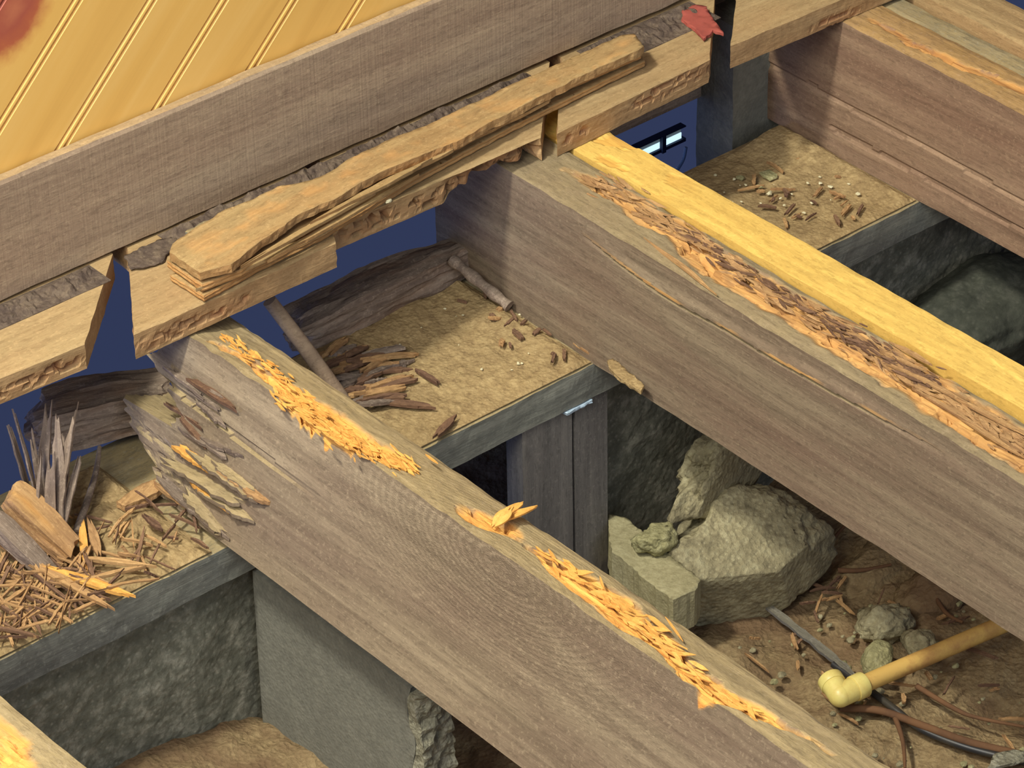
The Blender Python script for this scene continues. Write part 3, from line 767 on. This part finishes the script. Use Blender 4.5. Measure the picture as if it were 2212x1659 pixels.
# red torn card, grey scrap, small loose chips on the planks
o = slab('torn_card', px([(1478, 12), (1500, 2), (1528, 8), (1546, 40), (1563, 66), (1540, 58), (1520, 74), (1492, 48), (1470, 30)], .034), .0262, .029, M['red'], .003, .0012, 5, 1, .3, zfn=lambda x, y: .004 * abs(N(x * 60, y * 60, 1)))
tag(o, 'torn red scrap of card lying on the planks by the upper gap', 'scrap')
o = slab('plaster_scrap', px([(270, 556), (300, 540), (340, 520), (380, 512), (392, 530), (365, 548), (350, 568), (310, 580), (282, 583)], .027), .0262, .0275, M['clods'], .003, .0012, 6, 1, .3, zfn=lambda x, y: .003 * abs(N(x * 50, y * 50, 1)))
tag(o, 'thin grey dusty scrap at the left tip of the splintered board, over the wide gap', 'scrap')
o = slab('wood_scrap', px([(400, 492), (440, 468), (480, 462), (470, 480), (430, 500)], .04), .0262, .036, M['sill'], .003, .0012, 7, 1, .4)
tag(o, 'small grey sliver of wood leaning behind the wide end of the splintered board', 'scrap')

# ------------------------------------------------------------------ rotten blocks and sticks on the sill
def rotten(name, u0, u1, L, wd, ht, mat, label, cat, seed, mw, parent=None, amp=.004, endamp=.012):
    xs = lin(0, L, .003); ys = lin(0, wd, .004); zs = lin(0, ht, .003)
    def f(x, y, z):
        t = x / L; n = FB(x * 14, y * 90, z * 90 + seed, 4)
        e0 = endamp * FB(y * 28, z * 40, seed) * (sm(.12, 0, t) + sm(.88, 1, t))
        k = .82 + .18 * math.sin(math.pi * min(1, max(0, t)) ** .6)
        yy = (y - wd / 2) * k + amp * n * (1 if y > 0 else 1); zz = z * (k if z > ht * .3 else 1) + (amp * FB(x * 16, y * 50, z * 50 + seed + 5) if z > 0 else 0)
        return x + e0, yy, max(0, zz), max(0, min(1, n * 1.2)) * .5
    o = timber(name, xs, ys, zs, f, mat, mw, parent)
    return tag(o, label, cat)
def frame_from(a, b):
    a = Vector(a); b = Vector(b); x = (b - a).normalized(); y = Vector((0, 0, 1)).cross(x).normalized(); z = x.cross(y)
    m = Matrix((x, y, z)).transposed().to_4x4(); m.translation = a; return m, (b - a).length
# block at left (px 100..400, 830..970)
a = W(112, 985, 2, SZ + .008); b = W(395, 925, 2, SZ + .008)
m, L = frame_from((a.x, a.y + .02, SZ + .012), (b.x, b.y + .02, SZ + .016))
rotten('rotten_block', 0, 0, L, .05, .040, M['rot'], 'dark rotten block of wood lying behind the broken end of the joist at the left', 'wood block', 1, m, amp=.003, endamp=.02)
# rotten rail behind the middle bay
a = W(640, 755, 2, SZ + .003); b = W(985, 610, 2, SZ + .003)
m, L = frame_from((a.x, a.y + .004, SZ + .005), (b.x, b.y + .012, SZ + .006))
rotten('rotten_rail', 0, 0, L + .02, .04, .034, M['rot'], 'dark rotten rail along the back of the sill in the middle bay', 'wood block', 4, m, amp=.004, endamp=.02)
# dowel
a = W(582, 650, 1, .03); b = W(742, 868, 2, SZ + .008)
tag(tube('wooden_stick', curve_pts([a, a.lerp(b, .5) + Vector((0, 0, .002)), b], 12), .0068, M['base'], rfn=lambda t: .92 + .16 * t), 'pale round stick leaning from the planks down to the dusty sill', 'stick')
a = W(975, 560, 2, SZ + .035); b = W(1100, 662, 2, SZ + .010)
tag(tube('wooden_stick', curve_pts([a, a.lerp(b, .5), b], 12), .0052, M['rot'], rfn=lambda t: 1 + .15 * math.sin(t * 20)), 'dark thin stick lying in the shade behind the dusty sill', 'stick')
a = W(215, 965, 2, SZ + .036); b = W(165, 1150, 2, SZ + .016)
tag(tube('thin_twig', curve_pts([a, a.lerp(b, .4) + Vector((.004, 0, 0)), b], 10), .0022, M['rot'], rfn=lambda t: .8 + .8 * t), 'thin grey twig hanging from the rotten block', 'twig')
a = W(370, 940, 2, SZ + .03); b = W(382, 1010, 2, SZ + .02)
tag(tube('thin_twig', curve_pts([a, b], 6), .0022, M['rot']), 'short grey twig at the right end of the rotten block', 'twig')

# flat broken laths on the left sill
o = slab('broken_lath', px([(250, 1075), (300, 1040), (370, 1010), (378, 1030), (330, 1058), (270, 1085)], SZ + .02), SZ + .010, SZ + .016, M['splinter'], .003, .001, 9, 1, .4)
tag(o, 'flat broken lath under the right end of the rotten block', 'lath')
# stump of broken wood leaning at the far left
a = W(20, 1080, 2, SZ + .05); b = W(150, 1205, 2, SZ + .012)
m, L = frame_from(a, b)
rotten('rotten_stump', 0, 0, L, .026, .018, M['splinter'], 'split brown stump of wood leaning at the left edge of the picture', 'wood block', 9, m, amp=.002, endamp=.008)
m2 = m.copy(); m2.translation = Vector(W(-20, 1130, 2, SZ + .04))
rotten('rotten_stump', 0, 0, L, .018, .014, M['rot'], 'grey split stump half cut off by the left edge of the picture', 'wood block', 10, m2, amp=.002, endamp=.008)

# upright grey slivers (far left, shade)
rnd = random.Random(5); gsl = 'grey slivers standing in the shade at the left edge'
for i in range(14):
    u = rnd.uniform(10, 175); v = rnd.uniform(900, 1010); u2 = 95 + (u - 95) * .45 + rnd.uniform(-14, 25); v2 = rnd.uniform(1120, 1180)
    a = W(u2, v2, 2, SZ + .012); b = W(u, v, 1, a.y + .01)
    tag(splinter('standing_sliver', a, b, rnd.uniform(.003, .011), .0016, M['rot'], i * 1.7, taper=.45), ('broad' if i % 3 == 0 else 'thin') + ' grey sliver standing in the ' + ('left' if u < 60 else 'middle' if u < 120 else 'right') + ' part of the tuft' + (', a taller one' if v < 950 else ', a shorter one'), 'splinter', gsl)
# loose splinters on the left sill
def strew(n, poly, z, lens, wds, mats, label, group, seed, tilt=.01, name='wood_splinter', ang=(0, 3.14), where=None):
    rnd = random.Random(seed); k = 0
    xs = [p[0] for p in poly]; ys = [p[1] for p in poly]
    while k < n:
        u = rnd.uniform(min(xs), max(xs)); v = rnd.uniform(min(ys), max(ys)); ins = False
        for i in range(len(poly)):
            a, b = poly[i], poly[i - 1]
            if (a[1] > v) != (b[1] > v) and u < (b[0] - a[0]) * (v - a[1]) / (b[1] - a[1]) + a[0]: ins = not ins
        if not ins: continue
        p = W(u, v, 2, z); L = rnd.uniform(*lens); an = rnd.uniform(*ang)
        d = Vector((math.cos(an), math.sin(an), 0)) * L / 2; t = rnd.uniform(0, tilt)
        mi = rnd.choice(range(len(mats)))
        lb = label[mi] if isinstance(label, (list, tuple)) else label
        q = (L - lens[0]) / (lens[1] - lens[0]); lb = ('short ', 'mid-length ', 'long ')[min(2, int(q * 3))] + lb
        if where: lb += ', ' + where(u, v)
        tag(splinter(name, p - d, p + d + Vector((0, 0, t)), rnd.uniform(*wds), rnd.uniform(.0012, .0028), M[mats[mi]], rnd.random() * 99, taper=.2), lb, 'splinter', group); k += 1
wl = lambda u, v: ('near the left picture edge' if u < 130 else 'amid the heap' if u < 300 else 'towards the rolled joist') + (', at the front' if v > 1230 else ', at the back')
LP = [(0, 1200), (120, 1120), (260, 1080), (420, 1080), (470, 1180), (250, 1290), (0, 1400)]
strew(105, [(0, 1190), (140, 1190), (200, 1240), (290, 1270), (0, 1400)], SZ + .012, (.012, .045), (.0008, .0032), ['splinter', 'splinter', 'splinter_dark'], ['ochre splinter on the left sill', 'ochre splinter on the left sill', 'brown splinter on the left sill'], 'splinters heaped on the left sill', 21, where=wl)
strew(70, LP, SZ + .011, (.006, .03), (.0006, .0028), ['splinter', 'splinter_dark'], ['ochre splinter on the left sill', 'brown splinter on the left sill'], 'splinters heaped on the left sill', 22, where=wl)
for a, b, wd, mt, lb in (((178, 1130), (186, 1228), .007, 'splinter_pale', 'bright yellow sliver standing upright in front of the brown stump'),
                     ((195, 1135), (215, 1205), .008, 'splinter', 'ochre sliver leaning beside the bright upright one'),
                     ((15, 1190), (228, 1312), .008, 'splinter', 'long ochre splinter slanting down to the front edge of the left sill'),
                     ((120, 1235), (285, 1292), .009, 'splinter_pale', 'pale split lath whose tip overhangs the front edge of the left sill'),
                     ((185, 1210), (315, 1225), .006, 'splinter', 'flat ochre splinter lying level behind the slanting ones'),
                     ((170, 1260), (320, 1226), .004, 'splinter', 'thin ochre splinter crossing the flat one at its right tip'),
                     ((0, 1315), (65, 1270), .004, 'splinter', 'short ochre splinter low at the left edge of the sill'),
                     ((315, 1120), (350, 1148), .006, 'splinter_dark', 'short dark peg of wood lying on the dusty left sill'),
                     ((0, 1312), (42, 1338), .003, 'splinter_dark', 'thin dark twig on the left sill near the front edge')):
    tag(splinter('wood_splinter', W(*a, 2, SZ + .017), W(*b, 2, SZ + .014), wd, .003, M[mt], a[0], taper=.7, bend=.01), lb, 'splinter')

# middle bay: torn fibrous lump and loose bits
rnd = random.Random(77)
for i in range(44):
    u = rnd.uniform(715, 835); v = rnd.uniform(755, 865) ; L = rnd.uniform(40, 110)
    a = W(u - L * .35, v + 12, 2, SZ + rnd.uniform(.004, .014)); b = W(u + L * .6, v + rnd.uniform(-22, 12), 2, SZ + rnd.uniform(.003, .010))
    dk = i % 2
    tag(splinter('torn_splinter', a, b, rnd.uniform(.003, .009), .003, M[('splinter', 'splinter_dark', 'rot')[i % 3]], i * 2.3, taper=.25, bend=.02), ('ochre', 'brown', 'grey')[i % 3] + ' torn splinter in the bundle beside the round stick' + (', upper' if v < 790 else ', middle' if v < 830 else ', lower') + (' left part' if u < 775 else ' right part'), 'splinter', 'torn splinters beside the round stick')
for a, b, wd, mt, lb in (((790, 865), (930, 882), .008, 'splinter_dark', 'dark flat splinter pointing right at the foot of the fibrous bundle'),
                     ((905, 805), (948, 832), .005, 'splinter_dark', 'thin brown peg lying in the middle of the dusty sill'),
                     ((942, 945), (982, 905), .007, 'splinter_dark', 'short brown peg near the front corner of the middle sill'),
                     ((1160, 625), (1200, 650), .010, 'splinter', 'pale scrap of wood against the foot of the eaten joist')):
    tag(splinter('wood_splinter', W(*a, 2, SZ + .006), W(*b, 2, SZ + .006), wd, .003, M[mt], a[0], taper=.3, bend=.005), lb, 'splinter')
strew(22, [(960, 620), (1130, 640), (1280, 770), (1160, 800), (1020, 700)], SZ + .006, (.004, .014), (.002, .005), ['splinter', 'splinter_dark'], ['ochre crumb on the middle sill', 'brown crumb on the middle sill'], 'crumbs on the middle sill', 31, .002, 'wood_crumb', where=lambda u, v: 'in the shade at the back' if v < 690 else 'by the front corner')
o = slab('bark_flake', px([(1312, 775), (1325, 770), (1362, 800), (1392, 828), (1385, 840), (1340, 812), (1318, 790)], -.128), -.1300, -.1265, M['dust'], .002, .0008, 9, 1, .5)
bpy.context.view_layer.update()
o.location += Vector((-.004, -.004, 0))
tag(o, 'pale flake of bark stuck under the eaten joist at the sill corner', 'flake')

# pale chips on the right sill
rnd = random.Random(41)
def chip(u, v, r, label, mat='chip', group=None, flat=.4, z=SZ + .006):
    p = W(u, v, 2, z)
    o = rock('plaster_chip', (p.x, p.y, p.z), (r, r * rnd.uniform(.5, .9), r * flat), M[mat], rnd.random() * 50, 1, .5, rnd.uniform(0, 3), fine=.3)
    return tag(o, label, 'chip', group)
chip(1662, 417, .0045, 'round cream chip, the brightest one on the right sill')
chip(1662, 380, .0095, 'largest flat grey chip on the right sill', 'stone', flat=.25)
chip(1600, 383, .005, 'pale chip left of the largest one on the right sill', 'stone')
chip(1638, 402, .005, 'pale chip touching the lower left of the largest one', 'stone')
for i in range(26):
    k = rnd.random(); u = 1530 + k * 370 + rnd.gauss(0, 15); v = rnd.uniform(385, 450) - (k > .5) * 0 + rnd.gauss(0, 12)
    if v > 505 - (u - 1700) * .3 or u > 1880 or v < 375 - (u - 1540) * .35: continue
    chip(u, v, rnd.uniform(.0008, .0026), 'tiny cream chip strewn on the right sill', group='tiny chips on the right sill')
for i in range(14):
    chip(rnd.uniform(860, 1150), rnd.uniform(640, 800), rnd.uniform(.0008, .0018), 'tiny cream chip strewn on the middle sill', group='tiny chips on the middle sill', z=SZ + .005)
strew(26, [(1560, 400), (1650, 330), (1760, 330), (1900, 440), (1830, 480), (1700, 500)], SZ + .006, (.004, .02), (.001, .004), ['splinter_dark', 'splinter'], ['brown crumb on the right sill', 'ochre crumb on the right sill'], 'crumbs on the right sill', 51, .002, 'wood_crumb', where=lambda u, v: 'in the shaded back part' if v < 390 else ('near the brown joist' if u > 1780 else 'near the yellow timber'))
tag(splinter('wood_splinter', W(1600, 412, 2, SZ + .006), W(1650, 402, 2, SZ + .006), .003, .0015, M['splinter'], 3), 'thin pale splinter pointing at the largest chip on the right sill', 'splinter')
for u, v, lb in ((130, 622, 'cream chip on the left plank, by the wide gap'), (838, 433, 'bright cream chip in front of the splintered board'), (1270, 190, 'small cream chip on the plank left of the upper gap')):
    p = W(u, v, 2, .0265); tag(rock('plaster_chip', tuple(p), (.004, .0025, .0018), M['chip'], u, 2, .3), lb, 'chip')

# ------------------------------------------------------------------ below the floor: posts, stones, pipe
def board_v(name, us, y, ztop, zbot, th, mat, label, cat, seed=0):
    (ua, ub) = us; a = W(ua[0], ua[1], 1, y); b = W(ub[0], ub[1], 1, y); wd = b.x - a.x
    mw = Matrix.Translation((a.x, y, zbot)) @ Matrix.Rotation(-math.pi / 2, 4, 'Y') # local x up, local z -> -X
    def f(x, yy, z): return x + (.002 * N(z * 90, yy * 90, seed) if x > .01 else 0), yy + .0008 * N(x * 8, z * 40, seed), z, 0
    o = timber(name, lin(0, ztop - zbot, .01), [0, th * .5, th], [-t for t in lin(0, wd, .004)][::-1], f, mat, mw)
    return tag(o, label, cat)
board_v('post_board', ((1128, 960), (1236, 930)), -.094, SB - .002, -.425, .022, M['greyboard'], 'left upright grey board under the sill in the middle bay', 'post', 1)
board_v('post_board', ((1242, 930), (1312, 900)), -.094, SB - .002, -.425, .022, M['greyboard'], 'right upright grey board under the sill, beside the concrete', 'post', 2)
tag(slab('frayed_fibre', px([(1210, 886), (1275, 858), (1280, 864), (1225, 892)], SB - .001), SB - .004, SB - .0012, M['wire'], .002, .001, 3, 1, .4), 'frayed pale fibre hanging at the top of the right upright board', 'fibre')

def vslab():  # smooth concrete slab standing on edge
    x0 = .03; a = W(556, 1400, 0, x0); b = W(885, 1510, 0, x0)
    y1 = -.0945; y2 = b.y; zt = -.19; zb_ = -.358
    g = empty('concrete_slab', Matrix.Translation((x0, (y1 + y2) / 2, zb_)))
    def f(x, y, z):
        X = x + .0006 * N(y * 20, z * 20, 1); Y = y; Z = z
        if y < y2 + .001: Y += .006 * FB(z * 22, x * 40, 2); X += .004 * N(z * 30, 2, 2)
        if z < zb_ + .001: Z += .004 * N(y * 40, x * 40, 3)
        return X, Y, Z, 0
    o = timber('slab_body', lin(x0, x0 + .034, .004), lin(y2, y1, .006), lin(zb_, zt, .006), f, M['slab'], Matrix.Identity(4), parent=None)
    bpy.context.view_layer.update()
    o.parent = g; o.matrix_parent_inverse = g.matrix_world.inverted()
    e = timber('broken_edge', lin(x0 - .001, x0 + .036, .003), lin(y2 - .012, y2 - .001, .003), lin(zb_ + .002, zt - .004, .003),
               lambda x, y, z: (x + .003 * N(y * 60, z * 60, 4), y + .006 * FB(z * 22, x * 40, 2) + (.005 * N(x * 130, z * 130, 6) if y < y2 - .006 else 0), z, 0), M['slabedge'], Matrix.Identity(4))
    e.parent = g; e.matrix_parent_inverse = g.matrix_world.inverted(); e['label'] = 'rough pale broken edge'
    return tag(g, 'smooth grey concrete slab standing on edge under the rolled joist', 'concrete')
vslab()
GZ = -.42
def R2(name, u, v, z, r, mat, seed, label, cat='stone', **k):
    p = W(u, v, 2, z); return tag(rock(name, tuple(p), r, M[mat], seed, **k), label, cat)
R2('concrete_boulder', 1602, 1212, -.372, (.093, .066, .062), 'boulder', 3, 'large lump of broken aggregate concrete, the biggest stone between the joists', sub=6, amp=.22, rotz=.25, cuts=(((-.35, -.45, .8), .62), ((.9, .1, .1), .75), ((-.2, -1, -.1), .72), ((-1, .1, 0), .80), ((-.75, -.6, -.25), .5)), fine=.05)
R2('concrete_lump', 1580, 990, -.30, (.082, .022, .038), 'boulder', 9, 'rough concrete lump wedged below the eaten joist above the large stone', sub=5, amp=.4, rotz=.2, cuts=(((0, -1, 0), .7),), fine=.09)
R2('concrete_lump', 1418, 1165, -.322, (.020, .015, .014), 'stone', 12, 'small jagged lump lying on the yellowish block', sub=4, amp=.4, cuts=(((0, 0, 1), .6),), fine=.1)
b_ = slab('concrete_block', px([(1311, 1110), (1350, 1118), (1515, 1255), (1500, 1275), (1455, 1295), (1400, 1255), (1322, 1192)], -.335), -.376, -.335, M['brick'], .004, .0018, 4, 1, -.8, layerjit=.0015)
tag(b_, 'yellowish flat concrete block leaning before the large stone', 'concrete')
R2('stone', 1915, 1350, -.405, (.027, .020, .020), 'boulder', 21, 'grey knobbly stone half buried behind the pipe', sub=4, amp=.35, fine=.1)
R2('stone', 1895, 1425, -.400, (.021, .014, .013), 'stone', 25, 'smooth pale stone beside the pipe', sub=4, amp=.18, rotz=.5, fine=.03)
R2('stone', 1985, 1390, -.402, (.014, .018, .014), 'boulder', 28, 'small dark grey stone between the knobbly one and the pipe', sub=4, amp=.3, fine=.08)
R2('stone', 2010, 1290, -.42, (.035, .03, .022), 'dirt', 31, 'brown earth-covered stone behind the pipe', sub=4, amp=.25, fine=.06)
R2('stone', 1900, 1240, -.425, (.05, .035, .02), 'dirt', 35, 'low brown clod right of the large stone', sub=4, amp=.3, fine=.07)
R2('concrete_ledge', 2120, 690, -.32, (.12, .06, .05), 'shadowed', 44, 'shade-darkened grey concrete mass behind the fresh yellow timber', sub=5, amp=.2, rotz=.1, fine=.03, cat='concrete')
R2('stone', 600, 1625, -.372, (.03, .02, .016), 'clods', 54, 'dark stone under the standing concrete slab', sub=4, amp=.3, fine=.06)

# plastic pipe with elbow
pz = GZ + .035
e0 = W(1790, 1475, 2, pz + .004); e1 = W(1812, 1503, 2, pz); e2 = W(1865, 1478, 2, pz); e3 = W(2175, 1345, 2, pz + .004)
pg = empty('plastic_pipe', Matrix.Translation(e1)); tag(pg, 'yellowed plastic water pipe ending in an elbow on the crawl space floor', 'pipe')
bpy.context.view_layer.update()
def child(o, g, label=None):
    bpy.context.view_layer.update(); o.parent = g; o.matrix_parent_inverse = g.matrix_world.inverted()
    if label: o['label'] = label
d_ = (e3 - e2).normalized()
child(tube('pipe_tube', [W(1850, 1487, 2, pz), e2, e3, e3 + d_ * .12], .0080, M['pipe'], seg=24), pg)
pa, pc, pb = W(1792, 1466, 2, pz + .003), W(1815, 1502, 2, pz), W(1866, 1478, 2, pz)
def cyl(a, b, r): 
    bpy.context.view_layer.update(); o = tube('elbow', [a, a.lerp(b, .06), a.lerp(b, .94), b], r, M['pvc'], seg=32, rfn=lambda t: 1 if .2 < t < .8 else .97); bpy.context.view_layer.update(); return o
sp_ = rock('elbow', tuple(pc), (.0108, .0108, .0108), M['pvc'], 1, 4, 0, fine=0); bpy.context.view_layer.update()
el = join('elbow', [cyl(pa, pc, .0108), cyl(pc, pb, .0108), cyl(pa, pa.lerp(pc, .4), .0118), cyl(pc.lerp(pb, .55), pb, .0118), sp_])
child(el, pg, 'bright cream elbow fitting')
# cable and straps
cz = GZ + .012
o = tube('black_cable', curve_pts([W(1800, 1435, 2, cz), W(1850, 1470, 2, cz), W(1930, 1530, 2, cz + .004), W(1990, 1575, 2, cz), W(2090, 1615, 2, cz), W(2230, 1650, 2, cz)], 10), .0034, M['cable'])
tag(o, 'black cable passing under the pipe to the bottom right corner', 'cable')
tag(splinter('flat_lath', W(1665, 1318, 2, cz), W(1845, 1462, 2, cz), .008, .003, M['greyboard'], 4, taper=.1, bend=.004, nseg=16), 'thin grey brown lath running from the large stone to the pipe elbow', 'lath')
o = tube('root', curve_pts([W(1815, 1530, 2, cz), W(1900, 1535, 2, cz + .003), W(2000, 1570, 2, cz + .004), W(2100, 1605, 2, cz + .004), W(2230, 1635, 2, cz)], 10), .0035, M['grime'])
tag(o, 'brown root running along the cable at the bottom right', 'root')
for pts, lb in (([(1690, 1285), (1760, 1225), (1800, 1165), (1830, 1130)], 'grey brown root curving up beside the large stone'), ([(1810, 1232), (1860, 1232), (1925, 1220)], 'dark twig lying level right of the large stone'), ([(1980, 1482), (2060, 1530), (2110, 1550), (2212, 1570)], 'thin brown root below the pipe'), ([(1930, 1540), (1950, 1600), (1955, 1660)], 'thin twig crossing the cable'), ([(2000, 1250), (2040, 1320), (2080, 1345)], 'dark twig standing in the corner by the eaten joist')):
    tag(tube('root', curve_pts([W(u, v, 2, cz + .002) for u, v in pts], 8), .0022, M['grime'], rfn=lambda t: 1.2 - .6 * t), lb, 'root')
strew(45, [(1560, 1400), (1680, 1300), (1800, 1200), (2100, 1350), (2212, 1500), (2212, 1659), (1950, 1659)], GZ + .010, (.006, .03), (.0015, .004), ['splinter_dark', 'splinter'], ['brown twig on the dirt', 'ochre splinter on the dirt'], 'bits strewn on the dirt', 61, .004, 'ground_splinter', where=lambda u, v: 'right of the cable' if v < 1400 else ('above the pipe elbow' if u < 1800 else 'below the pipe'))
rnd = random.Random(9)
for i in range(110):
    u = rnd.uniform(1560, 2212); v = rnd.uniform(1300, 1659)
    if v < 1400 - (u - 1560) * .35 or v < 1380 and u < 1620: continue
    p = W(u, v, 2, GZ + .008); r = rnd.uniform(.001, .0045)
    tag(rock('pebble', tuple(p), (r, r * .8, r * .6), M['stone' if i % 2 else 'boulder'], i, 2, .3), ('pale' if i % 2 else 'grey') + ' pebble strewn on the dirt between the joists', 'pebble', 'pebbles on the dirt')
strip_ = slab('flat_strap', px([(2130, 1660), (2150, 1625), (2190, 1618), (2212, 1620), (2212, 1640), (2170, 1650)], cz + .008), cz + .004, cz + .007, M['slabedge'], .003, .001, 3, 1, .2)
tag(strip_, 'pale flat strap over the cable at the bottom right corner', 'strap')

# ------------------------------------------------------------------ behind the right bay: beam, stone, vent
yb_ = .125
a = W(1300, 285, 1, yb_ + .03)
o = timber('cross_beam', lin(.55, 1.3, .02), [.150, .19], lin(-.125, -.012, .02), lambda x, y, z: (x, y, z, 0), M['rot'], Matrix.Identity(4))
tag(o, 'dark cross beam behind the planks in the right bay', 'beam')
o = rough_wall('foundation_pier', .765, 1.0, .105, -.44, -.03, M['slab'], th=.05, amp=.001, seed=12, ends=.0025)
tag(o, 'grey green concrete pier behind the right end of the sill', 'pier')
yv = .56
g0 = W(1385, 338, 1, yv); g1 = W(1468, 285, 1, yv)
def vbox(name, x0, x1, y0, y1, z0, z1, mat, parent=None):
    o = timber(name, [x0, x1], [y0, y1], [z0, z1], lambda x, y, z: (x, y, z, 0), mat, Matrix.Identity(4))
    return o
yv = .40
g = W(1428, 312, 1, yv)
vent = empty('window_1', Matrix.Translation((g.x, yv, g.z - .02))); tag(vent, 'small bright vent letting daylight into the crawl space', 'window', kind='structure')
xa, xb = W(1378, 338, 1, yv).x, W(1472, 288, 1, yv).x
zc = g.z
for nm, bx, mt in (('pane', (xa, xb, yv, yv + .002, zc - .004, zc + .003), M['sky']), ('pane', (xa, xb, yv + .001, yv + .003, zc + .003, zc + .010), M['dim']), ('window_frame', (xa - .004, xb + .004, yv - .003, yv + .006, zc + .010, zc + .0115), M['frame']), ('window_frame', (xa - .004, xb + .004, yv - .003, yv + .006, zc - .008, zc - .004), M['frame']), ('mullion', ((xa + xb) / 2 - .001, (xa + xb) / 2 + .004, yv - .006, yv - .001, zc - .008, zc + .012), M['frame'])):
    child(vbox(nm, *bx, mt), vent)
tag(tube('loose_wire', curve_pts([W(1482, 318, 1, .34), W(1476, 345, 1, .34), W(1460, 372, 1, .34)], 8), .0018, M['wire']), 'thin pale wire hanging below the bright vent', 'wire')
bpy.context.view_layer.update()
